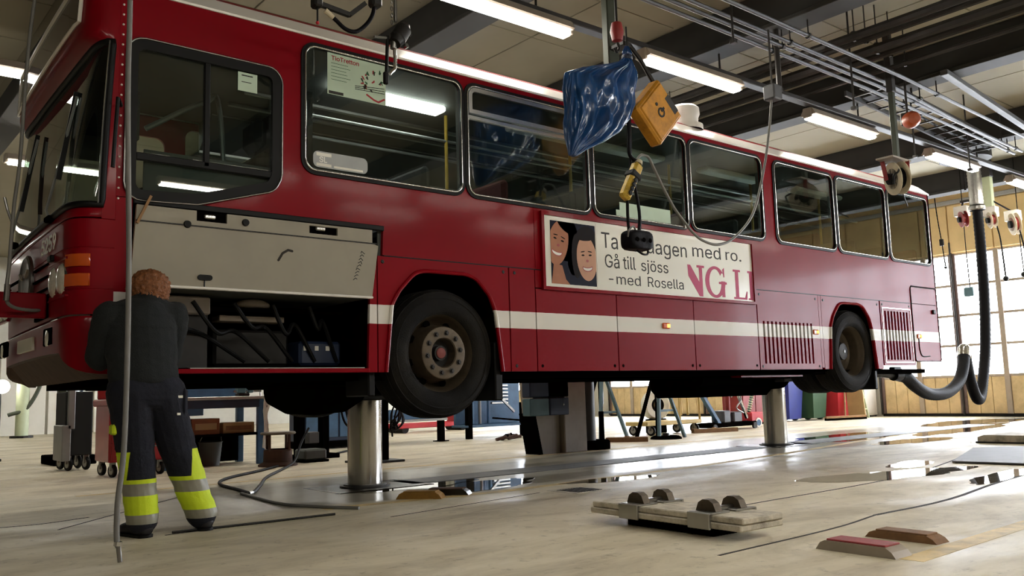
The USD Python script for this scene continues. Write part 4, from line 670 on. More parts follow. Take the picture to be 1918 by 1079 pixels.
MB().tube(curve([(-.895, -.62, 3.25), (-.90, -.62, 3.12), (-.905, -.62, 3.02), (-.912, -.62, 2.92)]), [.012] * 39 if False else .012, 6).build('strap', 'black_rubber', gn, True); MB().box(-.93, -.895, -.635, -.605, 2.90, 2.99, .008).build('grip', 'black_rubber', gn)
ah = thing('oil_hose_reel', 'dark bracket with a drooping black hose above the bus roof', 'hose', (-1.2, -.62, 3.2)); MB().tube(curve([(-1.34, -.62, 3.295), (-1.29, -.62, 3.262), (-1.219, -.62, 3.219), (-1.143, -.62, 3.221), (-1.066, -.62, 3.287), (-1.013, -.62, 3.372), (-.992, -.62, 3.47)]), .014, 10).build('hose', 'hose_black', ah, True)
MB().bar((-1.42, -.62, 3.345), (-1.19, -.62, 3.325), .03).build('bracket', 'dark_steel', ah); MB().bar((-1.19, -.62, 3.325), (-1.07, -.62, 3.44), .03).build('bracket', 'dark_steel', ah); MB().box(-1.46, -1.40, -.66, -.58, 3.31, 3.48, .012).build('mount', 'dark_steel', ah); MB().box(-1.03, -.95, -.66, -.58, 3.43, 3.56, .015).build('mount', 'dark_steel', ah)
for x in (-1.43, -.99): MB().cyl((x, -.62, 3.46), (x, -.62, H), .012, n=8).build('drop_rod', 'dark_steel', ah)
MB().tube([(-1.43, -.63, 3.33), (-1.43, -.63, 3.215)], .006, 6).build('pull_cord', 'black_rubber', ah); MB().ball((-1.43, -.63, 3.205), .012, 2).build('cord_knob', 'bin_red', ah); MB().cyl((-1.37, -.62, 3.31), (-1.31, -.62, 3.275), .02, .016, 10).build('ferrule', 'reel_cream', ah)
# hanging hoses at the left
hs = thing('hanging_hose', 'grey hose hanging to the floor in front of the mechanic', 'hose', (-2.68, -1., 0)); MB().tube(curve([(-2.72, -1.0, H), (-2.70, -1.0, 3.6), (-2.692, -1.0, 2.87), (-2.69, -1., 2.3), (-2.665, -1.0, 1.45), (-2.665, -1.0, .62), (-2.69, -1., .3), (-2.69, -1.0, .12), (-2.682, -1., .085)], 60), .0135, 10).build('hose', 'hose_grey', hs, True)
MB().cyl((-2.682, -1., .09), (-2.672, -1., .012), .012, n=12).build('nozzle', 'steel', hs, 40); MB().lathe([(.014, -.012), (.02, -.01), (.02, .01), (.014, .012)], (-2.684, -1., .1), (0.1, 0, 1), 12).build('clamp', 'chrome', hs)
al = thing('air_hose', 'thin grey air line dropping to the open flap on the bus front', 'hose', (-2.97, .42, 1.36)); MB().tube(curve([(-2.72, .4, H), (-2.80, .4, 4.2), (-2.885, .4, 3.35), (-2.914, .4, 2.885), (-2.93, .4, 2.3), (-2.95, .42, 2.0), (-2.962, .42, 1.65), (-2.97, .43, 1.45), (-2.93, .47, 1.39), (-2.82, .52, 1.375), (-2.70, .62, 1.39)], 80), .011, 8).build('hose', 'hose_grey', al, True); MB().cyl((-2.968, .43, 1.42), (-2.966, .425, 1.52), .018, n=10).build('connector', 'steel', al); MB().tube([(-2.955, .42, 1.9), (-2.98, .44, 1.98), (-3.0, .44, 2.06)], .008, 6).build('hook', 'steel', al)
# cord reels
def reel(o, c, ax, r, w, flange, drum):
    c = np.array(c, float); ax = np.array(ax, float) / np.linalg.norm(ax)
    for s_ in (-1, 1): MB().lathe([(r * .3, 0), (r * .95, 0), (r, .006), (r, .016), (r * .9, .012), (r * .72, .004), (r * .3, .004)], c + ax * s_ * w / 2, ax, 32).build('flange', flange, o, 40)
    MB().lathe([(0, -w / 2), (r * .62, -w / 2), (r * .66, 0), (r * .62, w / 2), (0, w / 2)], c, ax, 28).build('drum', drum, o, 40); MB().lathe([(0, w / 2 + .05), (r * .3, w / 2 + .05), (r * .34, w / 2), (r * .34, -w / 2 - .05), (0, -w / 2 - .05)], c, ax, 20).build('hub', 'black_rubber', o, 40)
rl = thing('cord_reel', 'large cord reel on a pole in front of the rear bus windows', 'cord reel', (6.27, -.62, 3.0)); reel(rl, (6.22, -.62, 3.22), (.75, -.5, .1), .2, .11, 'reel_cream', 'hose_black')
MB().box(6.23, 6.30, -.65, -.59, 3.44, 4.3, .006).build('pole', 'green_post', rl); MB().box(6.22, 6.31, -.66, -.58, 4.3, H, .006).build('pole', 'pipe_dark', rl); MB().box(5.98, 6.42, -.72, -.5, 3.43, 3.455, .004).build('plate', 'beige_paint', rl); MB().bar((6.36, -.7, 3.44), (6.30, -.72, 3.2), .05, .012).build('yoke', 'reel_red', rl); MB().bar((6.1, -.52, 3.44), (6.14, -.54, 3.2), .05, .012).build('yoke', 'reel_red', rl)
MB().tube(curve([(6.1, -.72, 3.3), (6.0, -.75, 3.24), (5.96, -.72, 3.2), (5.98, -.7, 3.1)]), .012, 6).build('cord', 'black_rubber', rl, True); MB().tube(curve([(6.4, -.6, 3.3), (6.6, -.5, 3.12), (6.9, -.4, 3.0)]), .008, 6).build('cord', 'black_rubber', rl, True)
for k, (y, z, t, end) in enumerate(((1.89, 4.02, 'small cord reel with a white box left of the exhaust hose', None), (1.40, 3.93, 'cord reel with a dark drum below the pale green post', 2.75), (1.04, 3.80, 'red and cream cord reel at the far right of the three', 2.95))):
    o = thing('cord_reel', t, 'cord reel', (14., y, z - .2), 'reels on the post by the garage door'); x = 13.95 + .1 * k
    reel(o, (x - .12, y - .05, z - .06), (.6, -.7, .1), .16 if k < 2 else .21, .09, 'reel_cream' if k else 'reel_red', 'reel_red'); MB().box(x - .1, x + .08, y - .13, y + .13, z + .02, z + .22, .01).build('box', 'white_paint', o); MB().bar((x, y, z + .2), (14.05, 1.45 if k else 1.9, 4.35), .03).build('arm', 'dark_steel', o)
    if end: MB().tube(curve([(x - .15, y - .15, z - .2), (x - .12, y - .18, z - .5), (x - .1, y - .2, end)]), .014, 8).build('cord', 'black_rubber', o, True); MB().ball((x - .1, y - .2, end - .05), .05, 2).build('cord_end', 'black_rubber', o, True)
pp = thing('hanging_post', 'pale green hanging post beside the silver exhaust duct', 'post', (14.05, 1.42, 3.95)); MB().box(13.98, 14.12, 1.33, 1.51, 3.93, 4.75, .01).build('lower_post', 'pale_green', pp); MB().box(13.97, 14.13, 1.32, 1.52, 4.75, H, .01).build('upper_post', 'pipe_dark', pp); MB().bar((14.05, 1.42, 4.35), (14.05, 1.95, 4.35), .05).build('arm', 'pipe_dark', pp)
for k, (y, z, ln_, t) in enumerate(((2.02, 2.56, 1.7, 'grey pull-switch box on a cord by the garage door'), (1.0, 2.78, 1.0, 'dark pull knob on a cord before the right door panes'))):
    o = thing('pull_switch', t, 'switch', (14.3, y, z)); MB().tube([(14.3, y, z + .06), (14.32, y + .02, z + ln_ * .5), (14.3, y, H)], .009, 6).build('cord', 'black_rubber', o)
    if k == 0: MB().box(14.2, 14.4, y - .09, y + .09, z - .1, z + .08, .015).build('box', 'teal_paint', o)
    else: MB().ball((14.3, y, z), .055, 2).build('knob', 'black_rubber', o, True)
hc = thing('pull_rope', 'thin dark cord with a knot hanging before the door header', 'cord', (15.2, 2.9, 3.2)); MB().tube(curve([(15.2, 2.98, H), (15.2, 2.95, 4.4), (15.2, 2.9, 3.8), (15.2, 2.86, 3.25)]), .012, 6).build('cord', 'black_rubber', hc, True); MB().box(15.17, 15.23, 2.86, 2.94, 3.7, 3.85, .01).build('knot', 'black_rubber', hc); MB().ball((15.2, 2.86, 3.22), .03, 1).build('cord_end', 'black_rubber', hc)
# exhaust extraction: fan drum, silver duct, black hose to the tail pipe
ex = thing('exhaust_extractor', 'silver exhaust duct with a long black hose to the bus tail pipe', 'exhaust hose', (13., 1.2, .4))
MB().lathe([(0, .12), (.42, .12), (.45, .08), (.45, -.08), (.4, -.1), (.12, -.11)], (13., 1.35, 5.0), n=36).build('fan_drum', 'dark_steel', ex, 40)
dp = [(1.0 if k % 2 else .93) * .125 for k in range(28)]; MB().lathe([(r, 4.95 - k * .034) for k, r in enumerate(dp)], (13., 1.22, 0), n=24).build('duct', 'duct_silver', ex, 50); MB().lathe([(.13, 3.93), (.145, 3.95), (.145, 4.0), (.13, 4.02)], (13., 1.22, 0), n=24).build('clamp', 'steel', ex); MB().bar((13., 1.4, 4.35), (13., 1.4, 4.95), .03).build('stay', 'dark_steel', ex)
c1 = curve([(13., 1.22, 3.98), (13.0, 1.22, 3.2), (12.95, 1.22, 2.3), (12.75, 1.2, 1.4), (12.4, 1.15, .8), (12.05, 1.08, .48), (11.7, 1.0, .50), (11.4, .95, .82), (11.1, .86, 1.2)], 160)
c2 = curve([(10.95, .82, 1.2), (10.75, .76, 1.0), (10.4, .70, .76), (9.8, .64, .6), (9.16, .6, .60), (8.6, .52, .72), (8.2, .45, .85), (7.95, .42, .88)], 120)
for c in (c1, c2): MB().tube(c, .085 + .006 * (np.arange(len(c)) % 2), 16).build('hose', 'hose_black', ex, 60)
MB().tube(curve([(11.12, .865, 1.17), (11.07, .85, 1.27), (11.0, .83, 1.28), (10.93, .81, 1.17)]), .1, 16).build('elbow', 'polished_steel', ex, True); MB().cyl((8.0, .425, .88), (7.78, .42, .88), .09, .075, 18).build('nozzle', 'black_rubber', ex, 40); MB().box(7.75, 7.95, .38, .46, .95, .99, .008).build('clamp', 'black_rubber', ex)

# ------------------------------------------------------------------ the mechanic
def soft(man, edge=.018, it=12):
    g = man.refine_to_length(edge).to_mesh(); t = trimesh.Trimesh(g.vert_properties[:, :3], g.tri_verts, process=True); trimesh.smoothing.filter_taubin(t, .5, .52, it); return t
def limb(*pr): return [hull(a, b) for a, b in zip(pr[:-1], pr[1:])]
U = lambda L: manifold3d.Manifold.batch_boolean(L, manifold3d.OpType.Add)
pe = thing('person', 'person in dark sweater and navy trousers with yellow reflective shins bending to the open hatch', 'person', (-2.3, -.2, 0))
hc_ = np.array([-2.31, -.155, 1.45]); fd, fu = np.array([.1, .74, -.66]), np.array([0, .66, .75]); fd /= np.linalg.norm(fd); fr2 = np.cross(fd, fu)
hp = lambda a, b, c: tuple(hc_ + fr2 * a + fd * b + fu * c)
SHL, SHR, ELL, ELR, WRL, WRR = (-2.54, -.205, 1.275), (-2.18, -.205, 1.295), (-2.565, -.11, 1.05), (-2.18, -.11, 1.06), (-2.36, .13, 1.07), (-2.21, .14, 1.04)
def hand(w, d, side):
    w = np.array(w); d = np.array(d) / np.linalg.norm(d); n = np.array([0, 0, 1.0]); n -= d * (n @ d); n /= np.linalg.norm(n); s = np.cross(d, n) * side; P = lambda a, b, c: tuple(w + d * a + s * b + n * c)
    L = [hull((P(.0, 0, 0), .026), (P(.08, -.028, 0), .014), (P(.085, .028, 0), .014), (P(.03, .03, 0), .016))]
    for k, (b, ln) in enumerate(((-.03, .06), (-.011, .075), (.009, .08), (.028, .072))): L += limb((P(.08, b, 0), .0095), (P(.08 + ln * .45, b * 1.1, -.006), .009), (P(.08 + ln * .75, b * 1.1, -.03), .0085), (P(.08 + ln * .8, b * 1.1, -.05), .0075))
    L += limb((P(.025, .032, -.004), .013), (P(.055, .056, -.012), .0105), (P(.085, .062, -.02), .009)); return L
skin = [hull((hp(0, -.02, .02), .09), (hp(0, .02, .03), .088), (hp(0, .03, -.04), .07)), hull((hp(0, .03, -.04), .066), (hp(0, .062, -.095), .03)), hull((hp(0, .085, -.005), .014), (hp(0, .112, -.03), .014), (hp(0, .09, -.045), .016)), hull((hp(-.02, .088, -.072), .009), (hp(.02, .088, -.072), .009))]
for a in (-1, 1): skin += [hull((hp(a * .088, -.01, .01), (.014, .024, .03)), (hp(a * .085, 0, -.03), .012)), hull((hp(a * .033, .082, .012), .014), (hp(a * .033, .08, .012), .014))]
skin += limb((hp(0, -.03, -.06), .058), ((-2.33, -.2, 1.36), .06), ((-2.36, -.22, 1.22), (.15, .09, .1)), ((-2.35, -.24, .95), (.13, .09, .1))) + limb(((-2.42, -.25, .82), .08), ((-2.36, -.2, .48), .055), ((-2.31, -.16, .1), .045)) + limb(((-2.24, -.25, .82), .08), ((-2.12, -.21, .48), .055), ((-1.97, -.17, .1), .045)) + [hull(((-2.42, -.25, .84), .08), ((-2.24, -.25, .84), .08), ((-2.35, -.24, .98), (.12, .08, .06)))]
for s_, e_, w_, sd in ((SHL, ELL, WRL, 1), (SHR, ELR, WRR, -1)):
    skin += limb((s_, .05), (e_, .038), (w_, .026)) + hand(w_, np.array(w_) - np.array(e_), sd)
bd_ = soft(U(skin), .012, 6); body = MB().tm(bd_).build('body', 'skin', pe, True)
for a in (-1, 1): MB().ball(hp(a * .033, .09, .012), .0095, 2).build('eye', 'ink_dark', body, True)
ic = trimesh.creation.icosphere(4, 1.0); v = ic.vertices; lv = np.stack([v @ fr2, v @ fd, v @ fu], 1); keep = (lv[:, 1] < .45 + .35 * lv[:, 2])
rr = (.113 + .022 * (meshkit.fbm(v * 7, 3, 2) - .4) + .02 * (meshkit.noise(v * 19, 4) - .5) + .012 * (meshkit.noise(v * 34, 6) - .5)) * np.where(keep, 1, .8); hv = hc_ + v * (rr * (1 + .06 * (lv[:, 2] > 0)))[:, None] + fd * -.016 - fu * .006
MB().add(hv, ic.faces).build('hair', 'hair', pe, True, label='short curly reddish brown hair')
top = [hull(((-2.365, -.235, 1.33), (.14, .1, .07)), ((-2.37, -.225, 1.22), (.205, .15, .12))), hull(((-2.37, -.215, 1.25), (.205, .15, .12)), ((-2.365, -.24, 1.03), (.2, .15, .1))), hull(((-2.365, -.24, 1.03), (.2, .15, .1)), ((-2.35, -.25, .90), (.195, .145, .035))), hull((SHL, (.075, .085, .07)), ((-2.37, -.215, 1.27), (.15, .125, .1)), ((-2.36, -.205, 1.37), (.09, .08, .05))), hull((SHR, (.075, .085, .07)), ((-2.37, -.215, 1.27), (.15, .125, .1)), ((-2.33, -.205, 1.385), (.09, .08, .045))), hull(((-2.325, -.20, 1.43), (.075, .072, .03)), ((-2.35, -.2, 1.33), (.11, .09, .06)))]
top += limb((SHL, .095), (ELL, .082), (tuple(np.array(WRL) * .92 + np.array(ELL) * .08), .042)) + limb((SHR, .095), (ELR, .082), (tuple(np.array(WRR) * .92 + np.array(ELR) * .08), .042))
tw = soft(U(top), .016, 10); nv = tw.vertices; tw.vertices = nv + tw.vertex_normals * ((meshkit.fbm(nv * [9, 9, 16], 3, 8) - .5) * .02)[:, None]
sw_ = MB().tm(tw).build('sweater', 'sweater', pe, True, label='dark grey sweater'); MB().lathe([(.062, -.01), (.07, 0), (.072, .012), (.062, .02)], (-2.322, -.19, 1.45), (0, .35, 1), 24).build('collar', 'sweater', sw_, True)
LEGS = {'L': limb(((-2.43, -.25, .82), (.125, .14, .1)), ((-2.385, -.22, .50), .105), ((-2.35, -.185, .30), .096), ((-2.32, -.16, .10), .09)), 'R': limb(((-2.25, -.25, .82), (.125, .14, .1)), ((-2.14, -.215, .50), .105), ((-2.06, -.19, .30), .096), ((-1.975, -.17, .10), .09))}
seat_ = hull(((-2.43, -.25, .84), (.13, .145, .13)), ((-2.25, -.25, .84), (.13, .145, .13)), ((-2.345, -.25, .95), (.18, .13, .02)))
def cut(t, lo, hi, side=None):
    m = manifold3d.Manifold(manifold3d.Mesh(np.array(t.vertices, np.float32), np.array(t.faces, np.uint32))); m = m.trim_by_plane([0, 0, 1], lo).trim_by_plane([0, 0, -1], -hi)
    return m.trim_by_plane(side[:3], side[3]) if side else m
tl = soft(U([seat_] + LEGS['L'] + LEGS['R']), .016, 8); nv = tl.vertices; tl.vertices = nv + tl.vertex_normals * ((meshkit.fbm(nv * [10, 10, 14], 3, 4) - .5) * .018)[:, None]
half = lambda lo, hi, left: cut(tl, lo, hi, (-1, 0, 0, 2.2) if left else (1, 0, 0, -2.2))
tru = MB().man(cut(tl, .50, 1.2)).build('trousers', 'navy_cloth', pe, 50, label='navy work trousers')
kn = cut(tl, .34, .50, (1, 0, 0, -2.44)).trim_by_plane([-1, 0, 0], 2.085)
for sd_ in ((-1, 0, 0, 2.24), (1, 0, 0, -2.24)):
    MB().man(kn.trim_by_plane(sd_[:3], sd_[3])).build('trouser_leg', 'navy_cloth', tru, 50); MB().man(cut(tl, 0, .08, (sd_[0], 0, 0, -sd_[0] * -2.15 * -1))).build('trouser_cuff', 'navy_cloth', tru, 50)
for lf in (True, False):
    for z0, z1 in ((.315, .34), (.135, .245)): MB().man(half(z0, z1, lf)).build('hi_vis_panel', 'hi_vis', tru, 50)
    for z0, z1 in ((.245, .315), (.08, .135)): MB().man(half(z0, z1, lf)).build('reflective_band', 'reflective', tru, 50)
MB().man(cut(tl, .34, .50, (-1, 0, 0, 2.44))).build('hi_vis_panel', 'hi_vis', tru, 50); MB().man(cut(tl, .34, .50, (1, 0, 0, -2.085))).build('hi_vis_panel', 'hi_vis', tru, 50)
MB().box(-2.17, -2.13, -.36, -.22, .70, .86, .02).build('tool_pocket', 'navy_cloth', tru); MB().box(-2.20, -2.17, -.375, -.365, .80, .815).build('pocket_badge', 'paper_white', tru); MB().box(-2.2, -2.18, -.372, -.362, .70, .715).build('pocket_badge', 'paper_white', tru); MB().box(-2.53, -2.50, -.28, -.2, .60, .66, .01).build('glove', 'hi_vis', tru)
for (x, y, dx) in ((-2.312, -.15, -.05), (-1.96, -.16, .06)):
    b = hull(((x, y - .03, .055), (.05, .055, .055)), ((x, y, .12), (.055, .06, .03)), ((x + dx * .3, y + .07, .05), (.05, .05, .05))) + hull(((x + dx * .3, y + .06, .05), (.05, .05, .05)), ((x + dx, y + .17, .035), (.045, .04, .035)))
    bt = MB().tm(soft(b, .02, 4)).build('boot', 'boot', pe, True); MB().prism(LineString([(x, y - .03), (x + dx, y + .17)]).buffer(.047), .0, .016, 'xy').build('boot_sole', 'black_rubber', bt)

# ------------------------------------------------------------------ things on the floor near the camera
cb = thing('cross_beam', 'worn pale beam with four steel brackets lying on the floor', 'lift adapter', (-.1, -2.3, 0))
Rz = lambda a: np.array([[math.cos(a), -math.sin(a), 0], [math.sin(a), math.cos(a), 0], [0, 0, 1]])
ra, rc = Rz(math.radians(-3)), np.array([-.09, -2.33, 0])
def cbx(x0, x1, y0, y1, z0, z1, c=.006): return MB().box(rc[0] + x0, rc[0] + x1, rc[1] + y0, rc[1] + y1, z0, z1, c, ra, rc)
cbx(-.17, .17, -.56, .56, .055, .088).build('plank', 'concrete_white', cb); cbx(-.16, .16, -.57, .55, .09, .122).build('plank', 'concrete_white', cb); cbx(-.10, .10, -.32, .32, .0, .055).build('block', 'chassis_black', cb)
for y in (-.3, .22):
    for x in (-.1, .1):
        c = cbx(x - .075, x + .08, y - .075, y + .075, .122, .134, .004); c.box(rc[0] + x - (.09 if x < 0 else -.08), rc[0] + x - (.075 if x < 0 else -.095), rc[1] + y - .075, rc[1] + y + .075, .05, .132, .003, ra, rc); br = c.build('bracket', 'aluminium', cb)
        P = Polygon([(-.07, 0), (.07, 0), (.05, .045), (.02, .062), (-.02, .062), (-.05, .045)]); t = trimesh.creation.extrude_polygon(P, .05, engine='earcut'); w = np.stack([rc[0] + x + .02 + t.vertices[:, 2] - .025 if False else rc[0] + x + t.vertices[:, 2] - .025, rc[1] + y + t.vertices[:, 0], .13 + t.vertices[:, 1]], 1)
        MB().add((w - rc) @ ra.T + rc, t.faces).build('lug', 'wheel_steel', br)
    cbx(-.06, .12, y - .02, y + .02, .13, .15, .004).build('tie_bar', 'steel', cb)
def ramp(name, label, cat, x, y, L, w, h, top, side, ang=0):
    o = thing(name, label, cat, (x, y, 0)); R = Rz(math.radians(ang)); c = np.array([x, y, 0])
    def T(mb): mb.v = [(v - 0) @ R.T + c for v in mb.v]; return mb
    prof = [(-L / 2, 0), (L / 2, 0), (L / 2 - .025, h * .75), (L / 2 - .05, h), (-L / 2 + .05, h), (-L / 2 + .02, h * .6)]
    T(MB().prism(prof, -w / 2, w / 2, 'yz')).build('base', side, o)
    tp = MB(); tp.box(-w / 2 + .008, w / 2 - .008, -L / 2 + .05, L / 2 - .055, h - .002, h + .008, .003); T(tp).build('top_pad', top, o)
    for yy in (-L * .25, L * .22): bolt = MB().lathe([(0, .006), (.009, .005), (.01, 0)], (-w / 2 + .014, yy, h * .9), (-1, 0, .5), 8); T(bolt).build('bolt', 'dark_steel', o)
    return o
ramp('wheel_stop', 'red topped wheel stop on the floor in the right foreground', 'wheel stop', -.1, -3.41, .40, .14, .045, 'pad_red', 'beige_paint', -2); ramp('wheel_stop', 'brown wooden wheel stop just behind the red one', 'wheel stop', .35, -3.39, .37, .12, .035, 'chock_wood', 'chock_wood', -2)
ramp('wheel_stop', 'ochre wheel stop on the floor right of the front lift column', 'wheel stop', -.19, .12, .36, .13, .05, 'chock_yellow', 'chock_yellow', 40); ramp('wheel_stop', 'dark red wheel stop lying on the wet lift lane', 'wheel stop', .08, .16, .38, .13, .045, 'rust', 'grease', 40)
mp = thing('floor_hatch', 'grey steel floor hatch standing slightly open at the right', 'hatch', (5.5, -1.8, 0)); MB().prism([(4.60, -1.72), (4.66, -2.42), (7.2, -1.75), (6.4, -1.15)], .01, .022, 'xy').build('lid', 'iron_plate', mp); MB().prism([(4.62, -1.74), (4.68, -2.4), (7.1, -1.75), (6.4, -1.18)], .0, .01, 'xy').build('frame', 'joint_dark', mp)
kb = thing('kerb_block', 'low pale kerb block at the right picture edge', 'block', (7.9, -1.2, 0)); MB().prism([(-2.6, 0), (-.72, 0), (-.72, .07), (-.8, .1), (-2.6, .1)], 7.55, 8.4, 'yz').build('body', 'concrete_white', kb); MB().box(7.53, 8.42, -2.6, -.70, .0, .018, .004).build('base', 'dark_steel', kb)
def puddle(label, cx, cy, a, b, rot, seed):
    th = np.linspace(0, 2 * np.pi, 60, endpoint=False); q = meshkit.fbm(np.stack([np.cos(th) * 1.6 + seed * 7, np.sin(th) * 1.6, th * 0], 1), 4, seed); r = .45 + 1.1 * q; pts = np.stack([np.cos(th) * a * r, np.sin(th) * b * r], 1); c, s_ = math.cos(math.radians(rot)), math.sin(math.radians(rot))
    P = Polygon(pts @ np.array([[c, s_], [-s_, c]]) + [cx, cy]).buffer(0)
    tag(MB().prism(P, .0, .0022, 'xy').build('puddle', 'water'), label, 'puddle', 'water on the floor')
M['water'] = usdkit.material(stage, '/World/Looks/water', {'t': ('transparent_bsdf', {'color': (.55, .53, .5)}), 'g': ('glossy_bsdf', {'color': (1, 1, 1), 'roughness': .015}), 'q': ('geometry', {}), 'io': ('mix_float', {'a': 1.4, 'b': 1 / 1.4}), 'f': ('fresnel', {}), 'm': ('mix_closure', {})}, [('q.backfacing', 'io.fac'), ('io.result', 'f.IOR'), ('f.fac', 'm.fac'), ('t.BSDF', 'm.closure1'), ('g.BSDF', 'm.closure2')], surface='m.closure')
for i, (t, x, y, a, b, r) in enumerate((('puddle on the wet lane beside the two wheel stops', .62, .42, .75, .35, 20), ('forked puddle on the right floor near the steel hatch', 3.25, -1.8, 1.0, .3, -15), ('small puddle behind the forked one at right', 4.3, -1.45, .45, .16, 10), ('round brown puddle reflecting the garage door panels', 7.6, .15, .8, .28, 0), ('wide puddle on the lane just right of the rear lift column', 8.2, 1.4, 1.3, .5, 10), ('long thin puddle in front of the garage door', 10.8, .9, 2.2, .4, 10), ('puddle by the floor grating in front of the lane', 1.7, -.1, .5, .14, -10), ('puddle in the far distance at the foot of the garage door', 13.2, 1.8, 1.6, .6, 0), ('puddle at the right picture edge past the steel hatch', 3.6, -2.55, .7, .14, 5), ('puddle around the foot of the front lift column', .35, .95, .7, .25, 0))): puddle(t, x, y, a, b, r, i + 1)
fh = thing('floor_hose', 'dark air hose looped on the floor behind the mechanic', 'hose', (-.5, 2.5, 0)); MB().tube(curve([(1.1, 4.6, .42), (.95, 4.5, .25), (.72, 4.2, .06), (.4, 3.8, .014), (-.2, 2.9, .014), (-.62, 2.1, .014), (-.93, 1.55, .014), (-.9, 1.9, .014), (-.8, 2.6, .014), (-.5, 3.15, .014), (.1, 3.75, .014), (.8, 4.5, .014), (1.7, 5.3, .014), (2.4, 6.0, .014)], 140), .014, 8).build('hose', 'hose_black', fh, True)
MB().tube(curve([(-1.0, 1.6, .012), (-1.05, 1.2, .012), (-1.1, .6, .012), (-1.0, .2, .012), (-.85, -.1, .012)]), .012, 6).build('tail', 'hose_grey', fh, True); MB().cyl((-.93, 1.55, .014), (-.98, 1.5, .014), .02, n=10).build('connector', 'steel', fh)
fh2 = thing('floor_bar', 'thin dark bar on the floor beside the right boot of the mechanic', 'bar', (-1.6, -.2, 0)); MB().tube([(-2.15, -.17, .008), (-1.75, -.2, .008), (-1.1, -.22, .008)], .008, 6).build('bar', 'dark_steel', fh2)

# ------------------------------------------------------------------ tool corner behind the bus (left)
tc = thing('tool_trolley', 'red tool trolley on casters behind the mechanic', 'tool trolley', (-.98, 4.8, 0))
MB().box(-1.28, -.66, 4.5, 5.05, .16, .78, .012).build('cabinet', 'tool_red', tc); MB().box(-1.31, -.63, 4.46, 5.08, .76, .84, .015).build('tray', 'tool_red', tc)
for k, (z0, z1) in enumerate(((.18, .34), (.36, .50), (.52, .62), (.64, .74))): d = MB().box(-1.255, -.685, 4.485, 4.505, z0, z1, .005).build('drawer', 'tool_red', tc); MB().box(-1.22, -.72, 4.472, 4.488, z1 - .03, z1 - .015, .004).build('handle', 'aluminium', d)
MB().box(-1.28, -.7, 4.98, 5.02, .84, 1.08, .01).build('back_rail', 'tool_red', tc)
def caster(o, x, y, r=.07, m='black_rubber'):
    c = MB().lathe([(r * .55, -.018), (r * .95, -.018), (r, -.01), (r, .01), (r * .95, .018), (r * .55, .018)], (x, y, r), (1, .25, 0), 20).build('caster', m, o, 40); MB().lathe([(0, .02), (r * .6, .02), (r * .6, -.02), (0, -.02)], (x, y, r), (1, .25, 0), 16).build('wheel_disc', 'aluminium', c); MB().box(x - .03, x + .03, y - .02, y + .03, r, r * 2 + .03, .005).build('fork', 'steel', c)
for x, y in ((-1.22, 4.56), (-.72, 4.56), (-1.22, 4.98), (-.72, 4.98)): caster(tc, x, y)
rt = random.Random(11)
for k, (x, m, w, h, t) in enumerate(((-1.22, 'cart_yellow', .06, .1, 'yellow can on the red tool trolley'), (-1.12, 'paper_white', .07, .16, 'white bottle on the red tool trolley'), (-1.02, 'teal_paint', .05, .12, 'dark green can on the red tool trolley'), (-.9, 'aluminium', .08, .1, 'silver tin on the red tool trolley'))):
    o = thing('can', t, 'can', (x, 4.7, .84), 'cans on the tool trolley'); MB().lathe([(0, 0), (w * .6, 0), (w * .6, h * .75), (w * .3, h * .9)], (x, 4.7, .84), n=14).build('body', m, o, 40); MB().lathe([(w * .3, h * .88), (w * .3, h), (0, h)], (x, 4.7, .84), n=12).build('cap', 'dark_steel', o)
tc2 = thing('side_trolley', 'dark narrow trolley with grey side beside the red tool trolley', 'trolley', (-1.15, 6.2, 0)); MB().box(-1.36, -1.05, 6.1, 6.6, .18, .95, .01).build('cabinet', 'interior_dark', tc2); MB().box(-1.40, -1.30, 6.05, 6.5, .12, .55, .01).build('side_box', 'grey_pole', tc2); MB().box(-1.34, -1.26, 6.05, 6.12, .5, 1.25, .008).build('post', 'grey_pole', tc2)
for x, y in ((-1.3, 6.15), (-1.1, 6.15), (-1.3, 6.55), (-1.1, 6.55)): caster(tc2, x, y, .08)
tf = thing('support_trestle', 'tall dark green support frame with diagonal brace at far left', 'frame', (-1.1, 7.6, 0)); MB().box(-1.18, -1.08, 7.3, 7.42, 0, 1.6, .008).build('upright', 'green_post', tf); MB().box(-.82, -.74, 7.9, 8.0, 0, 1.6, .008).build('upright', 'dark_blue_paint', tf); MB().box(-1.22, -.7, 7.25, 8.05, 0, .12, .01).build('foot', 'chassis_black', tf); MB().bar((-1.12, 7.4, .75), (-.78, 7.9, 1.05), .06).build('brace', 'green_post', tf); MB().bar((-1.12, 7.4, .14), (-.78, 7.9, .4), .06).build('brace', 'green_post', tf); MB().cyl((-.95, 7.65, .3), (-.95, 7.65, 1.5), .1, n=18).build('cylinder', 'grey_pole', tf, 40)
wb_ = thing('workbench', 'blue workbench with a vice and crates under the bus', 'workbench', (.1, 5.2, 0)); MB().box(-.60, .70, 4.9, 5.7, .80, .84, .006).build('worktop', 'aluminium', wb_); MB().box(-.60, .70, 5.62, 5.7, .84, 1.02, .006).build('backboard', 'blue_paint', wb_); MB().box(-.56, .6, 4.93, 5.0, .70, .80, .006).build('apron', 'dark_blue_paint', wb_); MB().box(-.32, -.1, 4.95, 5.4, .62, .80, .006).build('drawer_box', 'blue_paint', wb_)
for x in (-.57, .58):
    for y in (4.93, 5.6): MB().box(x, x + .09, y, y + .07, 0, .8, .006).build('leg', 'blue_paint', wb_)
MB().box(-.56, .62, 4.95, 5.65, .36, .39, .004).build('shelf', 'chassis_black', wb_); MB().box(-.55, .6, 5.6, 5.64, .02, .36).build('back_panel', 'chassis_black', wb_)
